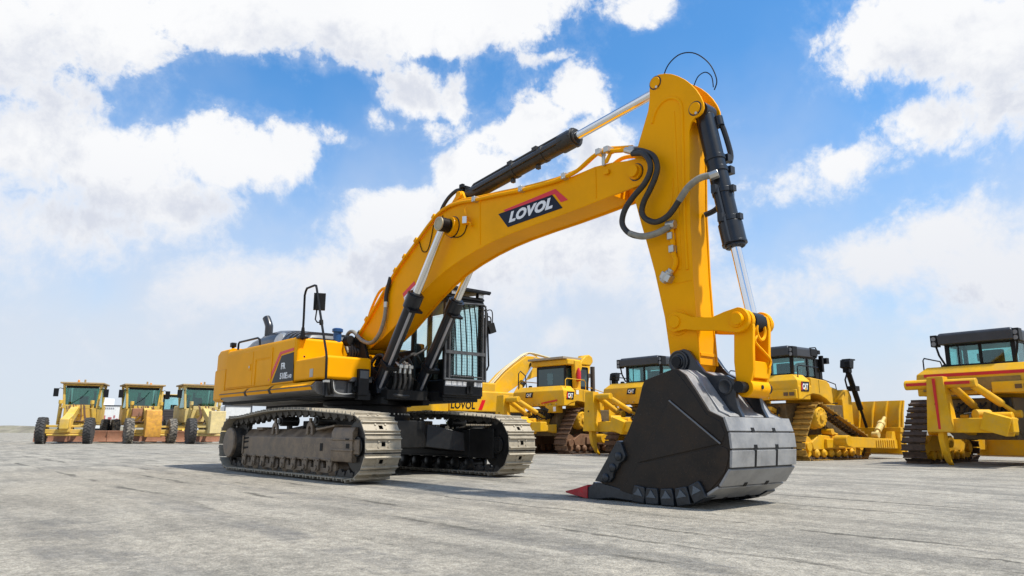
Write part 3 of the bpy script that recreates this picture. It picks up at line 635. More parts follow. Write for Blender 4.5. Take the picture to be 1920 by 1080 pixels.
    b = MB(); b.b2((6.12, -.36, 4.33), (6.20, -.22, 4.41)); b.b2((6.26, -.36, 4.32), (6.34, -.22, 4.40)); b.b2((6.17, -.29, 4.18), (6.22, -.26, 4.36)); build('pipe_clamp', b, STEEL, bm_, .008)
    b = MB(); b.b2((6.2, -.29, 4.05), (6.28, -.262, 4.11)); b.prism([(6.18, 4.2), (6.26, 4.2), (6.36, 4.34), (6.30, 4.34)], -.285, -.262); build('pipe_bracket', b, YEL, bm_, .006)
    b = MB(); b.tube([(3.3, -BY-.012, 4.05), (3.22, -BY-.012, 3.9), (3.05, -BY-.012, 3.86), (2.75, -BY-.01, 3.96), (2.6, -BY-.01, 4.15), (2.62, -BY-.01, 4.33)], .008, 5, 5); build('lamp_wire', b, BLKM, bm_)
    b = MB(); b.tube([(1.95, -BY-.012, 4.0), (2.05, -BY-.012, 3.82), (2.2, -BY-.012, 3.80), (2.3, -BY-.012, 4.0), (2.36, -BY-.012, 4.22)], .008, 5, 5); build('lamp_wire', b, BLKM, bm_)
    # ---- arm
    AY = .19
    left = [(7.06, 1.58), (7.0, 2.08), (6.88, 2.65), (6.77, 3.06), (6.70, 3.30), (6.63, 3.57), (6.59, 3.74), (6.60, 4.0), (6.66, 4.25), (6.78, 4.53), (6.87, 4.74)]
    # listed from the bottom pin up the left edge, over the head, down the right edge
    head = [(6.902, 4.90), (6.905, 5.03), (6.935, 5.125), (6.99, 5.165), (7.06, 5.17), (7.15, 5.145), (7.25, 5.098), (7.345, 5.03), (7.43, 4.955), (7.51, 4.865), (7.58, 4.765), (7.635, 4.66), (7.668, 4.565), (7.672, 4.50), (7.645, 4.445), (7.60, 4.42), (7.545, 4.415), (7.49, 4.375), (7.455, 4.29)]
    right = [(7.44, 4.1), (7.40, 3.3), (7.40, 2.5), (7.415, 2.0), (7.435, 1.50)]
    foot = arc(7.235, 1.535, .185, -10, -165, 10)
    body_head = [(6.84, 4.66), (6.95, 4.73), (7.06, 4.78), (7.17, 4.79), (7.27, 4.765), (7.345, 4.70), (7.39, 4.60), (7.405, 4.45)]
    b = MB(); b.prism(left[:-1]+body_head+right+foot, -AY+.028, AY-.028); am = build('arm', b, YEL, EX, .012)
    for s in (-1, 1):
        b = MB(); b.prism(left+head+[(x+.012, z) for x, z in right]+foot, s*(AY-.03), s*AY)
        b.cyl((7.0, s*(AY-.01), 5.075), (7.0, s*(AY+.018), 5.075), .075, n=24); b.cyl((7.555, s*(AY-.01), 4.53), (7.555, s*(AY+.018), 4.53), .075, n=24)
        build('arm_side_plate', b, YEL, am, .008)
        b = MB(); yy = s*(AY+.001)
        b.tube([(6.93, yy, 4.55), (6.97, yy, 4.66), (7.05, yy, 4.75), (7.15, yy, 4.79), (7.26, yy, 4.77), (7.35, yy, 4.69), (7.375, yy, 4.55), (7.365, yy, 4.2), (7.34, yy, 3.3), (7.345, yy, 2.6)], .02, 8, 4)
        b.b2((7.22, s*(AY-.01), 2.62), (7.27, s*(AY+.006), 4.60))
        b.tube([(6.70, yy, 3.45), (6.80, yy, 3.32), (6.95, yy, 3.28), (7.10, yy, 3.35), (7.18, yy, 3.5), (7.2, yy, 3.75)], .007, 5, 4); b.tube([(7.0, yy, 2.53), (7.2, yy, 2.46), (7.4, yy, 2.47)], .006, 5)
        build('arm_rib', b, YEL, am, .004, 1)
        b = MB(); b.cyl((7.19, s*(AY-.01), 2.0), (7.19, s*(AY+.012), 2.0), .15, n=24); b.cyl((7.235, s*(AY-.02), 1.535), (7.235, s*(AY+.03), 1.535), .15, n=24); build('pin_boss', b, YEL, am, .006)
    b = MB(); b.cyl((6.70, -.33, 3.955), (6.70, .33, 3.955), .075); build('boom_arm_pin', b, YEL, EX)
    b = MB(); b.b2((7.40, -.15, 1.60), (7.445, .15, 1.64)); build('arm_front_stop', b, YEL, am, .005)
    b = MB()
    for s_ in (-1, 1):
        for x, z in ((6.98, 5.0), (7.53, 4.455), (7.19, 1.93), (7.2, 1.47)): b.cyl((x+.05, s_*(AY+.008), z), (x+.05, s_*(AY+.03), z), .018, n=6)
    each('keeper_bolt', b, STEEL, am)
    b = MB()
    for s_ in (-1, 1):
        for x, z, r_, yy in ((7.0, 5.075, .078, AY), (7.555, 4.53, .078, AY)): b.lathe((x, s_*(yy-.002), z), (0, s_, 0), [(r_-.01, 0), (r_+.016, 0), (r_+.012, .004), (r_-.01, .005)], 24)
    each('grease_ring', b, GREASE, am)
    # small pipe on the arm side
    b = MB(); b.tube([(7.17, -.215, 3.17), (7.18, -.225, 3.0), (7.19, -.225, 2.82), (7.215, -.225, 2.73), (7.2, -.225, 2.66), (7.13, -.22, 2.59)], .03, 8, 4); build('arm_pipe', b, YEL, am)
    b = MB(); b.box((7.165, -.225, 3.03), (.07, .09, .09)); b.box((7.18, -.225, 2.87), (.07, .09, .09)); build('pipe_clamp', b, STEEL, am, .01)
    b = MB(); b.box((7.09, -.235, 2.545), (.14, .10, .09), Matrix.Rotation(R(35), 3, 'Y')); b.cyl((7.16, -.235, 2.63), (7.1, -.235, 2.56), .04, n=8); b.cyl((7.03, -.24, 2.5), (7.14, -.24, 2.6), .05, n=8); build('valve_fitting', b, STEEL, am, .008)
    b = MB(); b.tube([(6.95, .1, 5.15), (6.93, .1, 5.30), (7.02, .1, 5.44), (7.2, .1, 5.50), (7.4, .12, 5.43), (7.58, .14, 5.22), (7.66, .15, 4.98), (7.62, .15, 4.86)], .008, 5, 5); b.tube([(7.40, .05, 4.96), (7.45, .08, 5.08), (7.53, .12, 5.12), (7.6, .14, 5.04), (7.61, .15, 4.9)], .007, 5, 5); each('grease_line', b, BLK, am)
    # ---- hydraulic cylinders
    def cylinder(name, p0, p1, head_t, rb, rr, m, y, eye0, eye1, eyem, headk=1.22, bands=()):
        p0, p1 = Vector((p0[0], y, p0[1])), Vector((p1[0], y, p1[1])); d = (p1-p0); L = d.length; t = d/L; ph = p0+d*head_t
        b = MB(); b.cyl(p0+t*rb*.5, ph, rb, n=28)
        b.cyl(ph-t*rb*2.6, ph-t*rb*.35, rb*headk, n=28); b.cyl(ph-t*rb*.35, ph, rb*.98, n=28); b.cyl(ph-t*rb*.5, ph-t*rb*.25, rb*headk*1.05, n=14)
        b.cyl(p0+Vector((0, -eye0, 0)), p0+Vector((0, eye0, 0)), rb*1.0, n=24)
        for k in bands: q = p0+d*k; b.cyl(q-t*.03, q+t*.03, rb*1.10, n=28)
        c = build(name, b, m, EX, .006)
        b = MB(); b.cyl(ph-t*.02, p1, rr, n=24); build('piston_rod', b, CHR, c)
        b = MB(); b.cyl(p1+Vector((0, -eye1, 0)), p1+Vector((0, eye1, 0)), rr*1.75, n=24); build('rod_eye', b, eyem, c, .006)
        return c, p0, ph, t
    for s in (-1, 1):
        c, p0, ph, t = cylinder('boom_cylinder', (1.03, 1.47), (2.905, 4.065), .605, .112, .068, CYLB, s*.43, .08, .10, BLK, 1.25)
        b = MB(); b.lathe((2.905, s*.53, 4.065), (0, s, 0), [(.115, 0), (.115, .022), (.085, .03), (.075, .02), (0, .02)], 24); build('pin_cap', b, mat('aged_pin_ring', (.42, .36, .24), .45, .4), c)
        b = MB(); b.cyl((2.905, s*.26, 4.065), (2.905, s*.35, 4.065), .17, .145, n=24); build('pin_boss', b, YEL, bm_, .008)
        b = MB(); n = Vector((t.z, 0, -t.x)); o = n*.115+Vector((0, -.045, 0))
        b.tube([p0+t*.12+o, p0+t*.45+o, p0+t*1.62+o], .024, 8); build('cylinder_pipe', b, mat('grey_pipe', (.42, .42, .44), .35, .5), c)
        b = MB()
        for k in (.28, .30, .88): b.box(p0+t*(k*1.9)+n*.07, (.26, .26, .04), Matrix.Rotation(-math.atan2(t.z, t.x)+math.pi/2, 3, 'Y'))
        each('pipe_band', b, BLK, c, bevel=.006)
        b = MB(); b.prism([(.75, 1.40), (1.22, 1.40), (1.18, 1.55), (1.06, 1.60), (.92, 1.58)], s*.34, s*.54); build('cylinder_mount', b, BLK, EX, .012)
    c, p0, ph, t = cylinder('arm_cylinder', (2.95, 4.625), (7.0, 5.075), .625, .118, .062, CYLG, 0, .10, .13, YEL, 1.18, (.30, .46))
    b = MB(); u = Vector((-t.z, 0, t.x)); b.tube([p0+t*.1+u*.10, p0+t*.2+u*.155, p0+t*1.6+u*.155, p0+t*2.38+u*.15], .026, 8); b.tube([p0+t*.3+Vector((0, -.13, -.02)), p0+t*2.35+Vector((0, -.13, -.02))], .016, 8)
    for k in (1.15, 1.72): b.box(p0+t*k+u*.14, (.10, .14, .07), Matrix.Rotation(-math.atan2(t.z, t.x), 3, 'Y')); b.box(p0+t*k-u*.15, (.06, .06, .06))
    for i in range(6):
        a = i*math.pi/3; q = ph-t*.06; w_ = Vector((0, math.cos(a), 0))+u*math.sin(a); b.cyl(q+w_*.13-t*.02, q+w_*.13+t*.03, .02, n=6)
    build('cylinder_pipe', b, CYLG, c, .004, 1)
    b = MB(); b.b2((2.88, -.10, 4.68), (3.02, .10, 4.80)); b.cyl((2.83, -.07, 4.77), (2.92, -.07, 4.76), .035); b.cyl((2.83, .07, 4.77), (2.92, .07, 4.76), .035); b.box((2.98, -.14, 4.78), (.09, .06, .07)); build('port_block', b, BLK, c, .01)
    for yy in (-.07, .07):
        b = MB(); b.tube([(2.84, yy, 4.77), (2.72, yy, 4.78), (2.55, yy*1.3, 4.70), (2.44, yy*1.8, 4.56), (2.39, yy*2.2, 4.40), (2.36, yy*2.4, 4.26)], .032, 8, 5); build('hydraulic_hose', b, HOSE, EX)
    c, p0, ph, t = cylinder('bucket_cylinder', (7.555, 4.53), (8.02, 1.93), .665, .112, .06, CYLB, 0, .10, .11, BLK, 1.22, (.24, .30, .405, .54))
    u = Vector((t.z, 0, -t.x))
    b = MB(); yo = Vector((0, -.13, 0)); b.tube([p0+t*1.02+yo*1.05, p0+t*1.66+yo*1.05, p0+t*1.72+yo*1.0], .036, 8)
    for k in (.405, .54): q = p0+t*(2.64*k); b.box(q+yo*1.1, (.06, .12, .10)); b.box(q-yo*1.1, (.07, .10, .09)); b.box(q-u*.11, (.10, .07, .07))
    for k in (.24, .30): q = p0+t*(2.64*k); b.box(q-u*.08-yo*.9, (.10, .09, .09))
    b.tube([p0+t*.22-yo*.55-u*.08, p0+t*.2-yo*.8-u*.13, p0+t*.55-yo*1.35-u*.12, p0+t*.68-yo*1.1-u*.1], .034, 8, 4); b.cyl(p0+t*.10-yo*.6-u*.12, p0+t*.22-yo*.6-u*.12, .055)
    b.tube([p0+t*.2-yo*.8, p0+t*1.02-yo*.9, p0+t*1.6-yo*.9], .026, 8)
    for i in range(14):
        a = i*2*math.pi/14; w_ = Vector((0, math.cos(a), 0))+u*math.sin(a); q = ph-t*.06; b.cyl(q+w_*.115-t*.01, q+w_*.115+t*.025, .013, n=6)
    build('cylinder_pipe', b, CYLB, c, .005, 1)
    # ---- hoses between boom, arm and bucket cylinder
    b = MB(); b.cyl((6.60, -.235, 4.30), (6.74, -.27, 4.24), .042, n=10); b.cyl((6.60, -.32, 4.26), (6.74, -.33, 4.19), .042, n=10); b.cyl((7.70, -.20, 3.63), (7.79, -.15, 3.66), .055, n=8); b.cyl((7.13, -.25, 3.17), (7.24, -.24, 3.16), .055, n=8); b.b2((7.12, -.25, 3.13), (7.2, -.2, 3.2)); each('hose_fitting', b, STEEL, EX, bevel=.006)
    hs = [[(6.72, -.30, 4.23), (6.88, -.31, 4.16), (7.03, -.33, 4.05), (7.09, -.34, 3.90), (7.06, -.35, 3.76), (6.97, -.35, 3.62), (6.87, -.34, 3.50), (6.83, -.33, 3.38), (6.89, -.32, 3.28), (7.03, -.31, 3.22), (7.2, -.30, 3.27), (7.34, -.29, 3.41), (7.46, -.27, 3.55), (7.60, -.24, 3.63), (7.74, -.19, 3.645)],
          [(6.72, -.34, 4.17), (6.90, -.36, 4.11), (7.0, -.37, 3.98), (7.01, -.38, 3.84), (6.92, -.39, 3.70), (6.76, -.40, 3.58), (6.62, -.40, 3.44), (6.57, -.39, 3.28), (6.67, -.38, 3.14), (6.84, -.36, 3.07), (7.02, -.31, 3.08), (7.18, -.26, 3.145)]]
    for h in hs: b = MB(); b.tube(h, .036, 10, 6); build('hydraulic_hose', b, HOSE, EX)
    b = MB(); b.tube(hs[0][-4:], .040, 10, 6); build('hose_sleeve', b, HOSEG, EX); b = MB(); b.tube(hs[1][-4:], .040, 10, 6); build('hose_sleeve', b, HOSEG, EX)
    b = MB(); b.tube([(7.42, .1, 3.30), (7.55, .16, 3.36), (7.68, .18, 3.52), (7.72, .15, 3.66)], .034, 8, 5); build('hydraulic_hose', b, HOSE, EX)
    # hoses at the boom foot
    b = MB(); b.tube([(-.10, -.40, 2.20), (-.20, -.42, 2.40), (-.12, -.42, 2.58), (.05, -.40, 2.60), (.30, -.36, 2.42), (.60, -.33, 2.35), (.85, -.32, 2.50), (.98, -.31, 2.75), (1.0, -.30, 3.0)], .036, 10, 6); build('hydraulic_hose', b, HOSEG, EX)
    b = MB(); b.tube([(1.0, -.30, 2.98), (1.0, -.30, 3.2), (1.12, -.30, 3.50)], .038, 10, 5); build('hydraulic_hose', b, HOSE, EX)
    b = MB(); b.cyl((1.0, -.30, 2.96), (1.0, -.30, 3.06), .042, n=10); build('hose_fitting', b, STEEL, EX)
    for yy, dx in ((-.22, 0), (-.29, .07), (.24, 0)):
        b = MB(); b.tube([(.02+dx, yy, 2.62), (-.12+dx, yy, 2.50), (-.20+dx, yy*1.1, 2.30), (-.15, yy*1.2, 2.05), (0, yy*1.2, 1.8)], .034, 8, 5); build('hydraulic_hose', b, HOSE, EX)
    b = MB()
    for i in range(4): b.tube([(.05+i*.04, -.50+i*.04, 2.40-i*.05), (.12+i*.03, -.48+i*.04, 2.20), (.06, -.46+i*.04, 1.95), (.1, -.45, 1.7)], .028, 7, 4)
    build('hose_bundle', b, HOSE, EX)
    # front valve cluster
    for i, yy in enumerate((-.20, -.10, .0, .11)):
        b = MB(); b.cyl((1.22, yy, 1.76), (1.22, yy+.01, 1.90), .036, n=8); b.cyl((1.22, yy, 1.90), (1.1, yy, 1.96), .036, n=8); b.b2((1.17, yy-.04, 1.86), (1.27, yy+.045, 1.92)); build('valve_fitting', b, STEEL, EX, .006)
        b = MB(); b.tube([(1.22, yy, 1.78), (1.24, yy, 1.62), (1.20, yy-.03, 1.45), (1.05, yy-.08, 1.36)], .034, 8, 5); build('hydraulic_hose', b, HOSE, EX)
    for i in range(7):
        yy = -.30+i*.10; b = MB(); b.tube([(.8, yy, 1.5), (1.0, yy*1.1, 1.75+.05*math.sin(i*2)), (.95, yy*.9, 2.02+.05*math.cos(i*3)), (.7, yy*.9, 2.1), (.55, yy, 1.95)], .030, 7, 5); build('hydraulic_hose', b, HOSE, EX)
    b = MB(); b.tube([(1.18, -.36, 1.50), (1.30, -.34, 1.40), (1.34, -.1, 1.36), (1.30, .1, 1.38)], .036, 8, 5); b.tube([(1.12, .40, 2.0), (1.25, .2, 2.13), (1.3, .0, 2.06), (1.2, -.1, 1.95)], .028, 8, 5); b.tube([(1.18, .50, 2.30), (1.38, .30, 2.20), (1.35, .1, 2.08)], .022, 8, 5); build('hydraulic_hose', b, HOSE, EX)
    b = MB(); b.b2((.35, -.29, 1.47), (1.1, .29, 1.72)); b.b2((.5, -.24, 1.72), (.9, .24, 1.92)); build('control_valve', b, BLKM, EX, .015)
    b = MB()
    for s_ in (-1, 1):
        b.lathe((6.70, s_*(BY-.002), 3.955), (0, s_, 0), [(.09, 0), (.118, 0), (.114, .004), (.09, .005)], 26); b.lathe((2.905, s_*(BY-.002), 4.065), (0, s_, 0), [(.16, 0), (.185, 0), (.18, .004), (.16, .005)], 26)
    each('grease_ring', b, GREASE, bm_)
    # ---- linkage
    for s in (-1, 1):
        b = MB(); y0, y1 = s*.205, s*.265
        a = arc(7.19, 2.0, .115, 80, 262, 10); c_ = arc(7.98, 1.935, .135, -95, 85, 12)
        b.prism([(7.30, 2.085)]+a+[(7.32, 1.90), (7.45, 1.875), (7.72, 1.845), (7.85, 1.82)]+c_+[(7.83, 2.04), (7.68, 2.0), (7.45, 2.06)][0:2]+[(7.42, 2.03)], y0, y1)
        b.cyl((7.19, s*.2, 2.0), (7.19, s*.285, 2.0), .075, n=20); b.cyl((7.98, s*.2, 1.935), (7.98, s*.29, 1.935), .085, n=20)
        build('idler_link', b, YEL, EX, .008)
    b = MB()
    for s in (-1, 1):
        b.prism([(7.90, 1.98), (8.0, 2.03), (8.10, 2.0), (8.12, 1.86), (8.10, 1.62), (8.09, 1.40), (8.05, 1.28), (7.96, 1.24), (7.88, 1.30), (7.87, 1.5)], s*.135, s*.19)
    b.b2((7.90, -.15, 1.32), (7.94, .15, 1.74)); b.prism([(8.04, 1.32), (8.075, 1.32), (8.085, 1.50), (8.05, 1.50)], -.15, .15); b.cyl((7.99, -.14, 1.48), (8.06, -.14, 1.52), .02)
    b.cyl((7.97, -.185, 1.225), (7.97, .185, 1.225), .105, n=26); b.cyl((8.0, -.195, 1.93), (8.0, -.13, 1.93), .125); b.cyl((8.0, .13, 1.93), (8.0, .30, 1.93), .105)
    lk = build('power_link', b, YEL, EX, .01)
    b = MB(); b.tube([(8.085, -.12, 1.86), (8.10, -.08, 1.78), (8.095, -.12, 1.70), (8.10, .05, 1.60), (8.11, .15, 1.52), (8.10, .13, 1.44)], .013, 6, 5); b.tube(arc(0, 0, .09, 180, 360, 10) and [(8.10, .0+.085*math.cos(R(a)), 1.83+.10*math.sin(R(a))) for a in range(150, 400, 20)], .018, 6); build('link_rib', b, YEL, lk)
    b = MB(); b.cyl((8.06, 0, 1.23), (8.085, 0, 1.23), .022, n=8); build('grease_nipple', b, BLK, lk)
    for n_, x, z, L in (('link_pin', 8.01, 1.935, .33), ('bucket_pin', 7.235, 1.535, .34), ('bucket_pin', 7.97, 1.225, .30)):
        b = MB(); b.cyl((x, -L, z), (x, L, z), .06, n=20); build(n_, b, BLK if n_ == 'bucket_pin' else YEL, EX)
attachment()

def bucket():
    W = .64
    side = [(7.457, 1.422), (7.40, 1.425), (7.02, 1.325), (6.985, 1.26), (6.91, 1.025), (6.745, .73), (6.60, .55), (6.32, .205), (6.50, .12), (6.90, .05), (7.30, .04), (7.60, .085), (7.80, .175), (7.915, .26), (7.98, .345), (8.028, .43), (8.046, .54), (8.046, .65), (8.035, .735), (8.02, .785), (7.985, .90), (7.82, .975), (7.683, 1.185), (7.56, 1.355)]
    BK = build_root = None
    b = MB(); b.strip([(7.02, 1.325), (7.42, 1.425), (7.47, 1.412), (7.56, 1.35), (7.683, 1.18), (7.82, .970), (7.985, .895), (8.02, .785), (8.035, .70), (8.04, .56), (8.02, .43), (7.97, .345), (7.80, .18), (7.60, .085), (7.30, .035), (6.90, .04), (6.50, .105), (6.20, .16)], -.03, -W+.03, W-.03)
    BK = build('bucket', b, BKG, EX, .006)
    for s in (-1, 1):
        b = MB(); b.prism(side, s*(W-.035), s*W)
        b.prism([(7.35, 1.085), (6.905, .43), (7.94, .645)], s*(W-.01), s*(W+.012))
        b.prism([(6.905, .415), (7.95, .628), (8.02, .60), (8.03, .52), (7.97, .36), (7.80, .195), (7.6, .105), (7.3, .06), (6.9, .07), (6.62, .12), (6.80, .28)], s*(W-.01), s*(W+.010))
        b.prism([(7.37, 1.09), (7.30, 1.30), (7.39, 1.40), (7.43, 1.41), (7.50, 1.34), (7.66, 1.14), (7.80, .94), (7.95, .87), (8.0, .74), (7.96, .66)], s*(W-.01), s*(W+.007))
        build('bucket_side_plate', b, BKT, BK, .008)
        b = MB(); b.tube([(7.35, s*(W+.014), 1.09), (7.945, s*(W+.014), .648)], .010, 6); build('side_weld', b, mat('worn_edge_steel', (.22, .21, .2), .4, .5), BK)
        b = MB(); b.prism([(6.29, .205), (6.64, .665), (6.69, .655), (6.755, .50), (6.73, .45), (6.66, .41), (6.645, .37), (6.575, .30), (6.565, .25), (6.51, .20)], s*(W-.06), s*(W+.045)); sc = build('side_cutter', b, BKD, BK, .012)
        b = MB()
        for x, z in ((6.66, .49), (6.57, .365), (6.465, .25)): b.lathe((x, s*(W+.04), z), (0, s, 0), [(.05, 0), (.05, .02), (.035, .035), (0, .04)], 14)
        each('bolt_head', b, BKD, sc)
        prof = [(6.82, .045), (7.0, .022), (7.20, .02), (7.40, .035), (7.60, .075), (7.80, .17)]
        for i in range(5):                          # bolt-on corner shrouds along the heel
            (x0, z0), (x1, z1) = prof[i], prof[i+1]; t = Vector((x1-x0, z1-z0)).normalized(); n = Vector((-t.y, t.x)); L = .165
            q = lambda a, h: (x0+.015+t.x*a+n.x*h, max(.004, z0+t.y*a+n.y*h))
            b = MB(); b.prism([q(0, -.03), q(L, -.03), q(L+.004, .08), q(L-.01, .155), q(.015, .155), q(-.004, .08)], s*(W-.14), s*(W+.05))
            sh = build('heel_shroud', b, BKD, BK, .014)
            b = MB(); b.prism([q(.02, .055), q(.145, .055), q(.12, .085), q(.082, .135), q(.05, .085)], s*(W+.045), s*(W+.058)); build('shroud_face', b, mat('polished_blue_steel', (.10, .125, .16), .25, .5), sh)
    # wear plates on the back
    pl = [((7.985, .905), (8.03, .765)), ((8.036, .755), (8.048, .60)), ((8.046, .585), (8.03, .42)), ((8.02, .41), (7.90, .245)), ((7.885, .235), (7.66, .105))]
    for i, (a, c) in enumerate(pl):
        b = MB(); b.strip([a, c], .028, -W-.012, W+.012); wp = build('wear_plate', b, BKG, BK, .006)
        t = Vector((c[0]-a[0], c[1]-a[1])).normalized(); n = Vector((-t.y, t.x))
        b = MB()
        for yy in (-.21, .22):
            if i in (2,): b.strip([Vector(a)+n*.027, Vector(c)+n*.027], .006, yy-.016, yy+.016)
            else: b.strip([Vector(c)+n*.027-t*.035, Vector(c)+n*.027+t*.012], .006, yy-.03, yy+.03)
        each('plate_joint', b, BLKM, wp)
    for s in (-1, 1):
        b = MB()
        ear = [(7.16, 1.44), (7.13, 1.50), (7.155, 1.60), (7.22, 1.665), (7.30, 1.68), (7.37, 1.65), (7.42, 1.58), (7.48, 1.49), (7.55, 1.41), (7.65, 1.365), (7.82, 1.355), (7.90, 1.31), (7.935, 1.23), (7.915, 1.12), (7.935, 1.02), (7.985, .915), (7.94, .88), (7.80, .98), (7.6, 1.25), (7.5, 1.38)]
        b.prism(ear, s*.215, s*.275); b.lathe((7.235, s*.27, 1.535), (0, s, 0), [(.13, 0), (.13, .03), (.115, .035), (.10, .025), (.075, .025), (.07, .05), (0, .05)], 28); b.lathe((7.735, s*.27, 1.225) if False else (7.80, s*.27, 1.235), (0, s, 0), [(.09, 0), (.09, .015), (.07, .02), (.05, .012), (0, .012)], 24)
        build('bucket_ear', b, mat('black_gloss_steel', (.014, .016, .020), .28, .1, var=.2, coat=.3, dust=.1, dustcol=(.1, .1, .1)), BK, .01)
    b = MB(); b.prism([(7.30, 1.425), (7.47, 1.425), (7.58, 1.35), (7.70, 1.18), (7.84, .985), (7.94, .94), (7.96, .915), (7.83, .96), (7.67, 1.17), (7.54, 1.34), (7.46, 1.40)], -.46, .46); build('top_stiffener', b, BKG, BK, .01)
    # cutting edge, adapters and teeth
    b = MB(); b.prism([(6.18, .135), (6.62, .06), (6.64, .10), (6.22, .185)], -W+.02, W-.02); build('cutting_edge', b, BKT, BK, .006)
    for yy in (-.575, -.29, 0, .29, .575):
        b = MB(); b.rings([[(6.13, yy-.06, .0), (6.13, yy+.06, .0), (6.13, yy+.055, .125), (6.13, yy-.055, .125)], [(6.30, yy-.085, .0), (6.30, yy+.085, .0), (6.30, yy+.08, .19), (6.30, yy-.08, .19)], [(6.52, yy-.085, .03), (6.52, yy+.085, .03), (6.52, yy+.08, .165), (6.52, yy-.08, .165)], [(6.88, yy-.07, .012), (6.88, yy+.07, .012), (6.88, yy+.06, .085), (6.88, yy-.06, .085)]])
        build('tooth_adapter', b, BKD, BK, .012)
        b = MB(); b.rings([[(5.78, yy-.06, .045), (5.78, yy+.06, .045), (5.78, yy+.06, .062), (5.78, yy-.06, .062)], [(5.95, yy-.065, .02), (5.95, yy+.065, .02), (5.95, yy+.06, .10), (5.95, yy-.06, .10)], [(6.145, yy-.075, -.0), (6.145, yy+.075, -.0), (6.145, yy+.07, .155), (6.145, yy-.07, .155)]])
        build('bucket_tooth', b, TIP, BK, .006)
bucket()

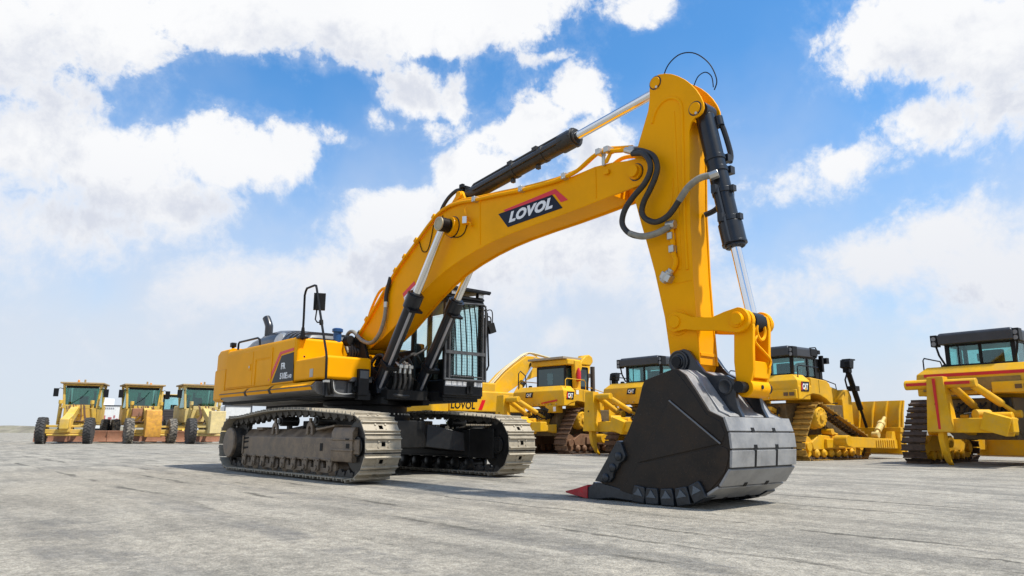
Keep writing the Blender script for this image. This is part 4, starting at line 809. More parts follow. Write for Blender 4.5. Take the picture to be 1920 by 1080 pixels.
def cab():
    x0, x1, y0, y1, z0, z1 = -.15, 1.60, .60, 1.50, 1.40, 3.20
    b = MB(); b.b2((x0, y0, 1.40), (x1, y1, 1.68)); b.b2((x0, y0, 1.36), (x1-.03, y1, 1.42))
    P_ = lambda x, y, w_: b.b2((x-w_, y-w_, 1.66), (x+w_, y+w_, z1))
    for x, y in ((x1-.04, y0+.04), (x1-.04, y1-.04), (x0+.05, y0+.05), (x0+.05, y1-.05), (.65, y1-.03), (.55, y0+.03)): P_(x, y, .045)
    b.b2((x0, y0+.01, 1.66), (.60, y0+.05, 2.30)); b.b2((x0, y1-.05, 1.66), (.62, y1-.01, 2.2)); b.b2((x0, y0, 1.66), (x0+.05, y1, 2.2)); b.b2((x0, y0, z1-.08), (x1, y1, z1))
    CB = build('cab', b, BLK, EX, .03, 3)
    b = MB(); b.b2((x0-.02, y0-.01, z1), (x1+.02, y1+.01, z1+.06)); b.b2((.1, y0+.1, z1+.05), (1.3, y1-.1, z1+.10)); build('cab_roof', b, ROOF, CB, .03)
    b = MB(); b.b2((x1-.05, y0+.08, 1.70), (x1-.035, y1-.08, z1-.08)); build('windscreen', b, GLC, CB)
    b = MB(); b.b2((.60, y0+.02, 1.72), (x1-.08, y0+.03, z1-.1)); b.b2((x0+.1, y0+.02, 2.32), (.5, y0+.03, z1-.1)); b.b2((.70, y1-.03, 1.72), (x1-.08, y1-.02, z1-.1)); b.b2((x0+.1, y1-.03, 2.22), (.6, y1-.02, z1-.1)); b.b2((x0+.02, y0+.1, 2.22), (x0+.03, y1-.1, z1-.1)); each('side_window', b, GLCB, CB)
    b = MB(); b.b2((.1, .9, 1.9), (.55, 1.2, 2.0)); b.prism([(.02, 1.95), (.15, 1.95), (.1, 2.5), (.0, 2.5)], .92, 1.2); build('seat', b, BLKM, CB, .03)
    b = MB(); b.cyl((1.3, .95, 1.7), (1.2, 1.0, 2.2), .025); b.b2((.75, .72, 1.7), (1.1, .82, 2.15)); build('console', b, BLKM, CB, .02)
    b = MB(); b.b2((x1, .62, 1.57), (x1+.012, 1.13, 1.655)); b.b2((x1, 1.28, 1.575), (x1+.012, 1.47, 1.655)); each('white_strip', b, mat('pale_strip', (.62, .64, .68), .4, dust=.2), CB)
    b = MB(); b.b2((x1, 1.10, 1.44), (x1+.03, 1.25, 1.66)); b.cyl((x1+.02, 1.17, 1.46), (x1+.05, 1.17, 1.58), .02); build('latch', b, BLK, CB, .008); 
    # front guard
    gx = 1.70
    b = MB(); r = .022
    def fr(y, z0_, z1_): b.tube([(gx, y, z0_), (gx, y, z1_)], r, 8)
    for y in (.535, .63, 1.40, 1.47): fr(y, 1.67, 3.06)
    b.tube([(gx, .62, 3.07), (gx, 1.40, 3.12), (gx, 1.47, 3.08)], r, 8); b.tube([(gx, .53, 1.68), (gx, 1.48, 1.68)], r, 8); b.b2((gx-.01, .52, 2.14), (gx+.03, 1.45, 2.20))
    b.tube([(gx, .62, 1.74), (gx, 1.38, 1.74)], .014, 6)
    for y in (.63, 1.40):
        for z in (1.70, 2.17, 3.05): b.cyl((x1-.03, y, z), (gx, y, z), .018, n=8)
    gd = build('front_guard', b, mat('guard_grey', (.06, .062, .066), .4, .3, dust=.3, dustcol=(.2, .19, .18)), CB)
    b = MB()
    for i in range(5):
        y = .73+i*.125; b.tube([(gx-.012, y+.07, 1.72), (gx+.005, y+.045, 2.2), (gx+.005, y, 2.75), (gx-.012, y-.04, 3.08)], .013, 6, 5)
    each('guard_bar', b, BLK, gd)
    b = MB()
    for i in range(15): y = .645+i*.0535; b.b2((gx+.016, y, 1.72), (gx+.0185, y+.003, 3.06))
    for i in range(25): z = 1.74+i*.0545; b.b2((gx+.0165, .63, z), (gx+.019, 1.40, z+.003))
    build('guard_mesh', b, BLKM, gd)
    b = MB(); b.tube([(gx-.1, 1.52, 3.05), (gx-.06, 1.55, 2.98), (gx-.05, 1.56, 2.6), (gx-.02, 1.565, 1.98), (gx-.05, 1.55, 1.9), (gx-.1, 1.5, 1.88)], .018, 8); b.tube([(gx-.1, 1.51, 2.9), (gx-.08, 1.50, 1.7)], .016, 8); build('grab_rail', b, BLK, CB)
    b = MB(); b.tube([(1.52, 1.5, 2.95), (1.62, 1.58, 2.93), (1.65, 1.63, 2.90), (1.65, 1.64, 2.78)], .014, 6, 4); b.tube([(1.6, 1.53, 3.0), (1.66, 1.58, 3.05), (1.66, 1.66, 3.02), (1.66, 1.67, 2.8)], .012, 6, 4); b.box((1.66, 1.645, 2.70), (.06, .16, .19), Matrix.Rotation(R(20), 3, 'X')); b.box((1.66, 1.57, 2.78), (.05, .10, .12)); build('mirror', b, BLKM, CB, .015)
    # roof guard and lamps
    b = MB(); b.box((1.30, 1.05, 3.395), (.9, 1.02, .05), Matrix.Rotation(R(4), 3, 'Y')); b.b2((.9, .62, 3.25), (.95, 1.48, 3.38)); b.box((1.66, 1.05, 3.36), (.22, .95, .05), Matrix.Rotation(R(14), 3, 'Y'))
    for y in (.75, 1.35): b.cyl((1.58, y, 3.2), (1.58, y, 3.36), .02)
    build('roof_guard', b, BLK, CB, .012)
    for y in (.72, 1.36):
        b = MB(); b.b2((1.60, y-.07, 3.24), (1.68, y+.07, 3.33)); l = build('roof_lamp', b, BLK, CB, .012); b = MB(); b.b2((1.679, y-.055, 3.25), (1.684, y+.055, 3.32)); build('lens', b, LAMP, l)
cab()
# ================================================================ machines standing behind
def place(h, local, world):
    c, s = math.cos(R(h)), math.sin(R(h)); return (world[0]-c*local[0]+s*local[1], world[1]-s*local[0]-c*local[1], 0)
def logo(parent, org, xd, yd, wd, ht, word='CAT', red=False):
    """black slanted plate, white letters, yellow triangle"""
    org, xd, yd = Vector(org), Vector(xd).normalized(), Vector(yd).normalized(); n = xd.cross(yd)
    q = lambda a, c, d=0: org+xd*a*wd+yd*c*ht+n*d
    b = MB(); b.rings([[q(0, 0, -.01), q(.9, 0, -.01), q(1, 1, -.01), q(.12, 1, -.01)], [q(0, 0, .006), q(.9, 0, .006), q(1, 1, .006), q(.12, 1, .006)]])
    p = build('logo_plate', b, NAVY, parent)
    lettering('logo_letters', word, q(.17, .18, .007), xd, yd, wd*.66, ht*.64, WHT, p, .05, .12)
    b = MB(); b.rings([[q(.38, .12, .009), q(.66, .12, .009), q(.52, .45, .009)], [q(.38, .12, .013), q(.66, .12, .013), q(.52, .45, .013)]]); build('logo_triangle', b, YELD, p)
    if red:
        b = MB(); b.rings([[q(0, .1, .007), q(.12, .1, .007), q(.16, .9, .007), q(.08, .9, .007)], [q(0, .1, .01), q(.12, .1, .01), q(.16, .9, .01), q(.08, .9, .01)]]); build('logo_stripe', b, REDF, p)

def MBS():
    b = MB(); b.M = Matrix.Translation((-.17, 0, 0)) @ Matrix.Diagonal((.92, 1, 1, 1)); return b
def dozer(name, label, loc, h, kind='new', trk=RUSTY, upright=.85, group='bulldozers in the row', striped=False, blade=True, gauge=1.06):
    D_ = thing(name, label, 'bulldozer', loc, R(h), group)
    Y = YELD
    loop = belt([(-1.30, .385, .36), (1.45, .385, .36), (-.72, 1.21, .385)])
    shoe = build('track_shoe', shoe_mesh(.58, .175, (.055,), .05, trk, False, False), trk)
    for s in (-1, 1):
        yc = s*gauge
        N = 44; make_track(D_, yc, .58, loop, N, shoe, mat('dozer_chain', (.06, .045, .035), .6, .2, dust=.5, dustcol=(.15, .1, .07)), linkw=.05, linkgap=.10, linkh=.09)
        O = lambda a: yc+s*a
        fm = Y if kind == 'new' else mat('rusty_frame', (.19, .095, .05), .65, .1, var=.3, dust=.6, dustcol=(.26, .16, .09))
        b = MB(); b.prism([(-1.05, .30), (1.15, .30), (1.3, .45), (1.15, .62), (.2, .66), (-.75, .72), (-.95, .60), (-1.15, .5)], O(-.14), O(.17)); b.b2((-.5, O(.1), .34), (.6, O(.25), .60))
        fr = build('track_frame', b, fm, D_, .02)
        for x in (-1.30, 1.45):
            b = MB(); b.cyl((x, O(-.10), .385), (x, O(.10), .385), .31, n=24); b.cyl((x, O(-.2), .385), (x, O(.2), .385), .13); build('track_idler', b, fm, D_, .01)
        b = MB(); b.cyl((-.72, O(-.05), 1.21), (-.72, O(.05), 1.21), .345, n=26); b.lathe((-.72, O(.02), 1.21), (0, s, 0), [(.31, 0), (.31, .18), (.27, .26), (.10, .27), (.10, .31), (0, .31)], 28)
        sp = build('sprocket', b, Y, D_, .01)
        b = MB()
        for i in range(12): a = i*math.pi/6; b.cyl((-.72+.235*math.cos(a), O(.26), 1.21+.235*math.sin(a)), (-.72+.235*math.cos(a), O(.30), 1.21+.235*math.sin(a)), .022, n=6)
        each('hub_bolt', b, Y, sp)
        for i in range(6):
            b = MB(); x = -.9+i*.37; b.lathe((x, O(-.2), .20), (0, s, 0), [(.06, 0), (.12, .02), (.12, .37), (.06, .42)], 14); build('track_roller', b, fm, fr)
        b = MB(); b.cyl((-.1, O(-.1), .80), (-.1, O(.22), .80), .09); b.cyl((.15, O(0), .76), (.15, O(.2), .70), .06); build('frame_pivot', b, fm, fr, .01)
    # hull, engine bay, nose
    b = MB(); b.b2((-1.45, -.70, .62), (1.9, .70, 1.62)); b.prism([(-1.5, 1.0), (-1.2, .7), (-1.2, 1.6), (-1.5, 1.6)], -.72, .72); build('hull', b, mat('shaded_hull_brown', (.09, .06, .025), .6, var=.4, vscale=5, dust=.6, dustcol=(.2, .14, .06)), D_, .02)  # hull colour darkened to stand in for shade among the machinery
    b = MB(); b.prism([(.35, 1.55), (2.02, 1.55), (2.02, 2.06), (1.9, 2.10), (.35, 2.36)], -.50, .50); hd = build('bonnet', b, Y, D_, .03)
    b = MB(); b.prism([(.5, 2.345), (1.85, 2.125), (1.85, 2.155), (.5, 2.375)], -.40, .40); build('bonnet_top', b, ROOF, hd, .01)
    b = MB(); b.prism([(1.55, 1.0), (2.12, 1.0), (2.12, 1.9), (2.0, 2.12), (1.75, 2.12), (1.55, 1.8)], -.72, .72); build('radiator_guard', b, Y, D_, .03)
    b = MB()
    for s in (-1, 1): b.bar((1.55, s*.62, 1.62), (1.95, s*.70, 2.08), .05, .05)
    each('guard_brace', b, Y, D_, bevel=.006)
    # rear tank
    b = MB()
    b.rings([[(-1.70, -1.28, 1.70), (-1.70, 1.28, 1.70), (-1.10, 1.28, 1.70), (-1.10, -1.28, 1.70)], [(-1.74, -1.30, 2.12), (-1.74, 1.30, 2.12), (-1.10, 1.30, 2.12), (-1.10, -1.30, 2.12)], [(-1.73, -1.29, 2.24), (-1.73, 1.29, 2.24), (-1.10, 1.29, 2.24), (-1.10, -1.29, 2.24)], [(-1.58, -1.08, 2.42), (-1.58, 1.08, 2.42), (-1.10, 1.08, 2.42), (-1.10, -1.08, 2.42)]])
    tk = build('fuel_tank', b, Y, D_, .02)
    if kind == 'new':
        b = MB(); b.b2((-1.80, -1.27, 1.715), (-1.65, -.40, 1.98)); build('tank_box', b, Y, tk, .02)
        b = MB(); b.b2((-1.812, -1.22, 1.80), (-1.798, -1.06, 1.90)); b.b2((-1.812, -1.02, 1.80), (-1.798, -.88, 1.90)); each('tail_light', b, mat('brown_lens', (.12, .06, .015), .3), tk)
    else:
        b = MB(); b.prism([(-.98, 1.86), (-.2, 1.78), (-.2, 1.82), (-.98, 1.92)], -1.752, -1.735, 'x'); build('red_line', b, RED, tk)
        b = MB(); b.b2((-1.80, -.95, 1.45), (-1.4, -.45, 1.72)); build('tank_box', b, Y, tk, .02); b = MB(); b.b2((-1.815, -.98, 1.5), (-1.80, -.86, 1.66)); build('plate', b, WHT, tk)
    if striped:
        b = MB(); b.b2((-1.755, -1.1, 2.16), (-1.735, 1.1, 2.235)); build('red_line', b, RED, tk)
        b = MB(); b.b2((-1.765, -1.0, 1.80), (-1.73, 1.15, 2.10)); build('grille', b, mat('dusty_grille', (.26, .16, .04), .7, var=.3), tk, .01)
    else: logo(tk, (-1.752, .62 if kind == 'old' else .22, 2.02), (0, -1, 0), (0, 0, 1), .40, .19)
    for s in (-1, 1):
        b = MB(); y0, y1 = s*.78, s*1.30
        b.prism([(-1.72, 1.69), (-1.55, 1.70), (-1.32, 1.80), (-1.0, 1.87), (-.65, 1.84), (-.35, 1.74), (-.1, 1.60), (.02, 1.62), (.02, 1.9), (-.1, 2.2), (-.25, 2.28), (-1.09, 2.34), (-1.09, 2.10), (-1.72, 2.08)], y0, s*1.307); fd = build('fender', b, Y, D_, .03)
        b = MB(); b.b2((-.68, s*1.300, 1.9), (-.665, s*1.310, 2.28)); build('panel_gap', b, BLKM, fd)
        if not striped:
            if s < 0: logo(fd, (-1.60, -1.314, 1.93), (1, 0, 0), (0, 0, 1), .42, .27, red=True)
        if kind == 'old':
            b = MB(); b.b2((-1.06, s*1.30, 2.12), (-.92, s*1.312, 2.27)); build('notice', b, WHT, fd)
    # cab
    if kind == 'new':
        b = MBS(); b.b2((-1.02, -.74, 2.36), (.32, .74, 2.50))
        for x in (-.98, -.15, .28):
            for s in (-1, 1): b.b2((x-.05, s*.74-.05, 2.40), (x+.05, s*.74+.05, 3.05))
        b.b2((-1.02, -.79, 2.96), (.33, .79, 3.06)); cb_ = build('cab', b, BLK, D_, .02)
        b = MBS(); b.rings([[(-1.30, -.84, 3.0), (-1.30, .84, 3.0), (.1, .84, 3.0), (.1, -.84, 3.0)], [(-1.32, -.84, 3.24), (-1.32, .84, 3.24), (.1, .84, 3.24), (.1, -.84, 3.24)], [(-1.26, -.80, 3.30), (-1.26, .80, 3.30), (.1, .8, 3.30), (.1, -.8, 3.30)]]); build('cab_roof', b, ROOF, cb_, .03)
        b = MBS(); b.b2((.05, -.72, 3.02), (.55, .72, 3.14)); b.b2((-.05, -.86, 3.05), (.35, -.80, 3.28)); build('roof_front', b, BLK, cb_, .02)
        g = MBS(); g.b2((-1.0, -.68, 2.50), (-.985, .68, 2.97)); g.b2((-.92, -.765, 2.45), (.25, -.755, 2.97)); g.b2((-.92, .755, 2.45), (.25, .765, 2.97)); g.b2((.29, -.68, 2.5), (.30, .68, 2.97)); each('cab_glass', g, GLS, cb_)
        b = MBS(); b.b2((-1.01, -.06, 2.5), (-.97, .02, 2.97)); b.b2((-1.01, .46, 2.5), (-.98, .49, 2.97)); b.b2((-.55, -.35, 2.4), (-.35, .05, 2.85)); build('cab_interior', b, BLKM, cb_, .03)
        for yy, nx in ((-.88, -1.22), (.95, -1.22)):
            b = MBS(); b.box((nx+.1, yy, 3.12), (.26, .16, .30)); b.tube([(nx+.1, yy, 3.0), (nx+.12, yy*.95, 2.75), (nx+.2, yy*.85, 2.5)], .03, 6); l = build('work_light', b, BLK, cb_, .02)
            b = MBS(); b.cyl((nx-.032, yy, 3.17), (nx-.026, yy, 3.17), .055); b.cyl((nx-.032, yy, 3.04), (nx-.026, yy, 3.04), .055); build('lens', b, mat('smoked_lamp', (.2, .2, .2), .15), l)
        b = MBS(); b.b2((.35, -.86, 3.13), (.5, -.72, 3.25)); b.tube([(.0, -.8, 3.3), (.3, -.82, 3.33), (.45, -.8, 3.2)], .02, 6); b.box((.62, -.80, 2.85), (.10, .12, .5)); b.box((.85, -.80, 2.95), (.16, .2, .18)); b.b2((.35, -.74, 2.35), (.75, -.45, 3.0)); build('mirror_and_ducts', b, BLK, cb_, .02)
    else:
        b = MB(); b.b2((-1.02, -.74, 2.36), (.32, .74, 2.48))
        for x in (-.98, .28):
            for s in (-1, 1): b.b2((x-.04, s*.70-.04, 2.40), (x+.04, s*.70+.04, 3.2))
        b.b2((-1.0, -.72, 3.12), (.3, .72, 3.22)); cb_ = build('cab', b, BLK, D_, .02)
        g = MB(); g.b2((-1.0, -.66, 2.48), (-.985, .66, 3.12)); g.b2((-.94, -.725, 2.45), (.25, -.715, 3.12)); g.b2((-.94, .715, 2.45), (.25, .725, 3.12)); build('cab_glass', g, mat('dark_teal_glass', (.02, .05, .05), .08, spec=.8), cb_)
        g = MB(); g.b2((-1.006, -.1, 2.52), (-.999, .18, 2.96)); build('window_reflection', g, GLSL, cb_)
        b = MB()
        for s in (-1, 1): b.prism([(-.70, 2.2), (-.42, 2.2), (-.40, 3.0), (-.30, 3.2), (-.42, 3.42), (-.78, 3.42)], s*.80, s*1.0)
        b.b2((-1.12, -.96, 3.22), (-.35, .96, 3.44)); b.prism([(-.5, 3.25), (.2, 3.25), (.35, 3.42), (.3, 3.60), (.12, 3.68), (-.1, 3.62), (-.3, 3.45)], -.98, -.72); build('rollover_frame', b, Y, D_, .05)
        b = MB(); b.b2((-1.3, -.9, 3.44), (-.2, .95, 3.52)); b.tube([(-1.2, .6, 3.5), (-1.0, .9, 3.6), (-.6, 1.0, 3.56)], .02, 6); build('canopy', b, mat('dusty_canopy', (.36, .30, .22), .7), D_, .01)
        b = MB(); b.lathe((-.62, -1.06, 2.62), (0, 0, 1), [(.05, 0), (.085, .04), (.085, .36), (.05, .44), (.03, .5)], 14); build('fire_extinguisher', b, RED, D_)
        b = MB(); b.cyl((.95, -.42, 2.2), (.95, -.42, 3.3), .09); b.cyl((.75, .3, 2.2), (.75, .3, 2.6), .16); b.b2((.9, -.2, 2.9), (1.2, .1, 3.05)); build('exhaust_stack', b, mat('rusty_exhaust', (.08, .06, .045), .7), D_)
    if blade:
        b = MB()
        BX = Matrix.Translation((.42, 0, 0)); b.M = BX
        sec = [(2.72, .12), (2.80, .10), (2.74, .5), (2.70, .95), (2.78, 1.40), (2.92, 1.78), (2.86, 1.80), (2.70, 1.42), (2.60, .95), (2.64, .5)]
        b.prism(sec, -1.78, 1.78); b.b2((2.45, -1.78, .80), (2.68, 1.78, .95)); b.prism([(2.45, .15), (2.72, .12), (2.66, .8), (2.46, .8)], -1.75, 1.75); bd = build('blade', b, Y, D_, .012)
        b = MB(); b.M = BX
        for i in range(9): y = -1.70+i*.425; b.prism([(2.48, .95), (2.66, .95), (2.74, 1.4), (2.86, 1.76), (2.8, 1.78), (2.62, 1.5)], y-.02, y+.02)
        each('blade_rib', b, Y, bd, bevel=.004, seg=1)
        for s in (-1, 1):
            b = MB(); b.prism([(-.15, .42), (.3, .36), (2.9, .30), (3.04, .36), (3.04, .55), (2.78, .58), (2.75, .82), (2.60, .82), (2.5, .60), (.3, .66), (-.05, .70)], s*1.46, s*1.66)
            for i in range(9): b.b2((1.55+i*.13, s*1.655, .34), (1.61+i*.13, s*1.685, .57))
            b.cyl((.0, s*1.3, .55), (.0, s*1.7, .55), .16); pa = build('push_arm', b, Y, D_, .012)
            b = MB(); p0, p1 = Vector((1.85, s*1.52, .72)), Vector((2.90, s*1.30, 1.25)); d = (p1-p0).normalized(); b.cyl(p0, p1, .055); b.cyl(p0+d*.25, p0+d*.75, .10); b.cyl(p0+d*.65, p0+d*.80, .12); b.cyl(p0+Vector((0, -.1, 0)), p0+Vector((0, .1, 0)), .09); build('blade_brace', b, mat('pale_cylinder_yellow', (.66, .48, .16), .4), D_, .006)
            b = MB(); p0, p1 = Vector((1.88, s*.80, 2.72)), Vector((2.75, s*.78, .95)); d = (p1-p0).normalized(); b.cyl(p0, p0+d*1.35, .085); b.cyl(p0+d*1.3, p1, .045); b.box(p0+d*.62, (.26, .26, .16)); b.box(p0-d*.05, (.2, .2, .22)); b.tube([p0, p0+Vector((-.2, 0, -.3)), p0+Vector((-.1, 0, -.6))], .03, 6); lc = build('lift_cylinder', b, BLK, D_, .01)
            b = MB(); b.box((1.86, s*.80, 2.92), (.22, .34, .26), Matrix.Rotation(R(12), 3, 'Y')); b.box((1.98, s*.80, 3.07), (.34, .28, .05)); b.box((1.72, s*.92, 2.90), (.14, .18, .22)); build('headlamp', b, BLK, lc, .015)
    for s in (-1, 1):
        b = MB(); b.tube([(-1.5, s*1.18, 2.30), (-1.5, s*1.18, 2.62), (-1.42, s*1.18, 2.68), (-.45, s*1.18, 2.66), (-.38, s*1.18, 2.58), (-.38, s*1.18, 2.24)], .018, 6); b.tube([(.5, s*.45, 2.3), (.55, s*.45, 2.5), (1.7, s*.45, 2.3), (1.75, s*.45, 2.1)], .016, 6) ; each('hand_rail', b, Y if kind == 'old' else BLK, D_)
        b = MB(); b.b2((-.05, s*1.06-.22, 1.62), (.30, s*1.06+.22, 1.65)); b.b2((.0, s*1.28, 1.25), (.28, s*1.33, 1.30)); build('step_plate', b, BLKM, D_, .006)
    b = MB()
    for i in range(7): b.cyl((-1.76, -.95+i*.3, 1.76), (-1.70, -.95+i*.3, 1.76), .018, n=6)
    each('tank_bolt', b, STEEL, tk)
    b = MB(); b.lathe((-1.4, .7, 2.40), (0, 0, 1), [(.07, 0), (.07, .07), (.05, .09), (0, .09)], 16); build('fuel_cap', b, BLK, tk)
    # ripper
    b = MB(); b.b2((-2.62, -1.0, .78), (-2.28, upright+.22, 1.12)); b.prism([(-1.5, .72), (-2.3, .85), (-2.3, 1.0), (-1.5, 1.05)], -.75, -.55); b.prism([(-1.5, .72), (-2.3, .85), (-2.3, 1.0), (-1.5, 1.05)], upright-.35, upright-.15); rp = build('ripper_beam', b, Y, D_, .03)
    b = MB(); u = upright
    b.rings([[(-2.80, u-.30, .80), (-2.80, u+.26, .80), (-2.42, u+.26, .80), (-2.42, u-.30, .80)], [(-2.76, u-.20, 2.10), (-2.76, u+.16, 2.10), (-2.48, u+.16, 2.10), (-2.48, u-.20, 2.10)]]); up_ = build('ripper_upright', b, Y, rp, .015)
    b = MB()
    for z in (.98, 1.45): b.cyl((-2.79, u, z), (-2.76, u, z), .03, n=8)
    each('upright_hole', b, BLKM, up_)
    b = MB(); b.cyl((-2.6, u-.1, 1.93), (-2.6, u-.85, 1.93), .105); 
    if striped: b.cyl((-2.6, u+.1, 1.93), (-2.6, u+.72, 1.93), .12)
    build('ripper_tube', b, Y, rp, .01)
    for s, (y0, y1) in ((1, (u-.75, u-1.25)), (1, (u-.3, u-.55))):
        b = MB(); p0, p1 = Vector((-2.55, y0, 1.88)), Vector((-1.55, y1, 1.22)); d = (p1-p0).normalized(); b.cyl(p0, p0+d*.85, .09); b.cyl(p0+d*.8, p1, .05); b.cyl(p1+Vector((0, -.1, 0)), p1+Vector((0, .1, 0)), .09); build('ripper_cylinder', b, Y, rp, .008)
    b = MB(); b.box((-2.45, u-1.15, .98), (.5, .55, .42), Matrix.Rotation(R(18), 3, 'X')); b.cyl((-2.5, u-.7, 1.2), (-2.2, u-.9, 1.2), .12); b.cyl((-2.3, u-1.4, 1.15), (-2.3, u-.9, 1.15), .10); build('ripper_bracket', b, Y, rp, .02)
    b = MB(); sp = [(-2.72, .95), (-2.50, .95), (-2.48, .62), (-2.56, .36), (-2.74, .12), (-2.92, .015), (-2.80, .18), (-2.74, .36), (-2.74, .6)]
    b.prism([(2*-2.60-x, z) for x, z in sp] if False else [(-2.60+(x+2.60)*-1+0, z) for x, z in sp], u-.06, u+.06); build('ripper_shank', b, Y, rp, .01)
    b = MB(); rnd = random.Random(int(h*10))
    for i in range(9):
        y = -.5+i*.12; b.tube([(-1.5, y, 1.5), (-1.75, y+rnd.uniform(-.1, .1), 1.2+rnd.uniform(-.1, .2)), (-2.0, y+rnd.uniform(-.15, .15), 1.25), (-2.25, y+rnd.uniform(-.15, .15), 1.05+rnd.uniform(-.1, .3))], .022, 6, 4)
    build('hydraulic_hose', b, HOSE, rp)
    for i in range(5):
        y = rnd.uniform(-.75, .75); x = rnd.uniform(-2.2, -1.6); z = rnd.uniform(1.1, 1.6)
        b = MB(); b.box((x, y, z), (rnd.uniform(.12, .3), rnd.uniform(.1, .25), rnd.uniform(.1, .25)), Matrix.Rotation(rnd.uniform(-.5, .5), 3, 'Y')); b.cyl((x, y, z), (x+rnd.uniform(-.1, .3), y+rnd.uniform(-.2, .2), z-.3), .05); build('hose_manifold', b, [Y, BLKM][i % 2], rp, .01)
    if striped:
        b = MB(); b.prism([(u-.055, .86), (u+.0, .86), (u+.03, 2.05), (u-.03, 2.05)], -2.80, -2.76, 'x'); b.b2((-2.73, u+.12, 1.90), (-2.715, u+.66, 1.97)); b.b2((-2.73, u-.75, 1.90), (-2.715, u-.15, 1.97)); build('red_line', b, RED, rp)
    return D_

dozer('bulldozer', 'yellow bulldozer with black cab, blade in view, right of the black bucket', place(84, (-.72, -1.42, 1.21), (2.52, 13.43)), 84, 'new', RUSTY, .85)
dozer('bulldozer', 'older bulldozer with yellow roll bar, red fire extinguisher and rusty tracks', place(92, (-.72, -1.42, 1.21), (-5.78, 12.39)), 92, 'old', RUST, .95)
dozer('bulldozer', 'yellow bulldozer with black cab half hidden behind the black excavator bucket', place(88, (-1.83, -.2, 2.1), (-3.03, 11.83)), 88, 'new', RUST, 1.02)
dozer('bulldozer', 'nearest bulldozer at the right, with red stripes on its ripper and tank', place(86, (-1.83, .6, 2.2), (5.88, 12.87)), 86, 'new', RUSTD, .48, striped=True, gauge=1.58)

# ---- second excavator behind
def excavator_behind():
    E = thing('excavator', 'bright yellow excavator behind the big one, lettered counterweight side below the black cab', 'excavator', (-11.6, 12.0, 0), R(92), None, 1.15)
    Y = YELD
    loop = belt([(-1.9, .46, .42), (1.9, .46, .42)])
    # upper front run
    sh = build('track_shoe', shoe_mesh(.6, .2, (-.05, .05), .03, TRK, False, False), TRK)
    for s in (-1, 1): make_track(E, s*1.25, .6, loop, 48, sh, LINK)
    b = MB()
    for s in (-1, 1): b.b2((-1.8, s*1.25-.2, .3), (1.8, s*1.25+.2, .7))
    b.b2((-.8, -1.1, .5), (.8, 1.1, .95)); b.cyl((0, 0, .9), (0, 0, 1.2), .7, n=30); build('undercarriage', b, BLKM, E, .02)
    b = MB(); b.b2((-3.3, -1.42, 1.2), (1.35, 1.42, 1.34)); build('revolving_frame', b, BLKM, E, .02)
    b = MB(); b.b2((-2.4, -1.44, 1.32), (1.15, 1.4, 2.05)); b.b2((-2.4, -1.40, 2.0), (-.3, 1.38, 2.35)); hs = build('house', b, Y, E, .06, 3)
    b = MB(); b.prism([(-2.42, -1.44), (-3.1, -1.42), (-3.45, -.9), (-3.55, 0), (-3.45, .9), (-3.1, 1.42), (-2.42, 1.44)], 1.25, 2.2, 'z'); build('counterweight', b, Y, E, .06, 3)
    lettering('name_letters', 'LOVOL', (-2.35, -1.446, 1.42), (1, 0, 0), (0, 0, 1), 1.05, .26, BLKM, hs, .02, .1)
    b = MB(); b.prism([(-1.15, 1.40), (-.98, 1.40), (-.82, 1.74), (-.98, 1.74)], -1.448, -1.43); build('red_slash', b, REDF, hs)
    b = MB(); b.b2((-1.2, .5, 1.35), (.35, 1.36, 2.75)); build('cab', b, BLK, E, .05)
    k = .88
    low = [(.02, 2.20), (.82, 2.425), (1.6, 2.83), (2.35, 3.24), (3.1, 3.49), (3.9, 3.635), (4.8, 3.698), (6.2, 3.77)]
    top = [(6.75, 3.80), (6.8, 4.1), (6.0, 4.225), (5.2, 4.205), (4.0, 4.32), (3.1, 4.42), (2.6, 4.40), (1.84, 3.955), (1.24, 3.555), (.55, 2.94), (.0, 2.44)]
    b = MB(); b.prism([(x*k+.1, z*k-.28) for x, z in low+top], -.26, .26); bm_ = build('boom', b, Y, E, .02)
    b = MB()
    for yy in (-.22, -.1): b.tube([(x*k+.1, yy, z*k-.22) for x, z in [(.1, 2.65), (.6, 3.05), (1.26, 3.62), (1.9, 4.05), (2.6, 4.45), (3.1, 4.48), (4, 4.38), (5.2, 4.27)]], .03, 6, 3)
    b.tube([(2.5, 0, 3.62), (2.8, 0, 3.75), (3.2, 0, 3.66)], .03, 6, 4); build('hydraulic_pipe', b, mat('pale_pipe', (.62, .52, .3), .5), bm_)
    for s in (-1, 1):
        b = MB(); p0, p1 = Vector((1.0, s*.42, 1.3)), Vector((2.6, s*.38, 3.25)); d = (p1-p0).normalized(); b.cyl(p0, p0+d*1.5, .10); c = build('boom_cylinder', b, Y, E); b = MB(); b.cyl(p0+d*1.45, p1, .06); build('piston_rod', b, CHR, c); b = MB(); b.cyl(p1+Vector((0, -.1, 0)), p1+Vector((0, .1, 0)), .11); b.cyl(p0+d*1.45, p0+d*1.6, .13); build('cylinder_head', b, BLK, c)
    b = MB(); b.prism([(5.7, 3.55), (5.95, 3.9), (6.35, 3.75), (6.2, 2.8), (5.95, 1.4), (5.75, 1.4), (5.7, 2.8)], -.18, .18); build('arm', b, Y, E, .02)
    b = MB(); b.prism([(5.6, 1.5), (6.2, 1.5), (6.6, .9), (6.5, .3), (5.9, .05), (5.0, .1), (5.4, .8)], -.55, .55); build('bucket', b, BKT, E, .02)
    b = MB(); b.tube([(.9, -1.3, 2.02), (.9, -1.3, 2.75), (1.0, -1.3, 2.85), (1.25, -1.3, 2.7), (1.35, -1.3, 2.05)], .02, 6); build('handrail', b, BLK, E)
excavator_behind()

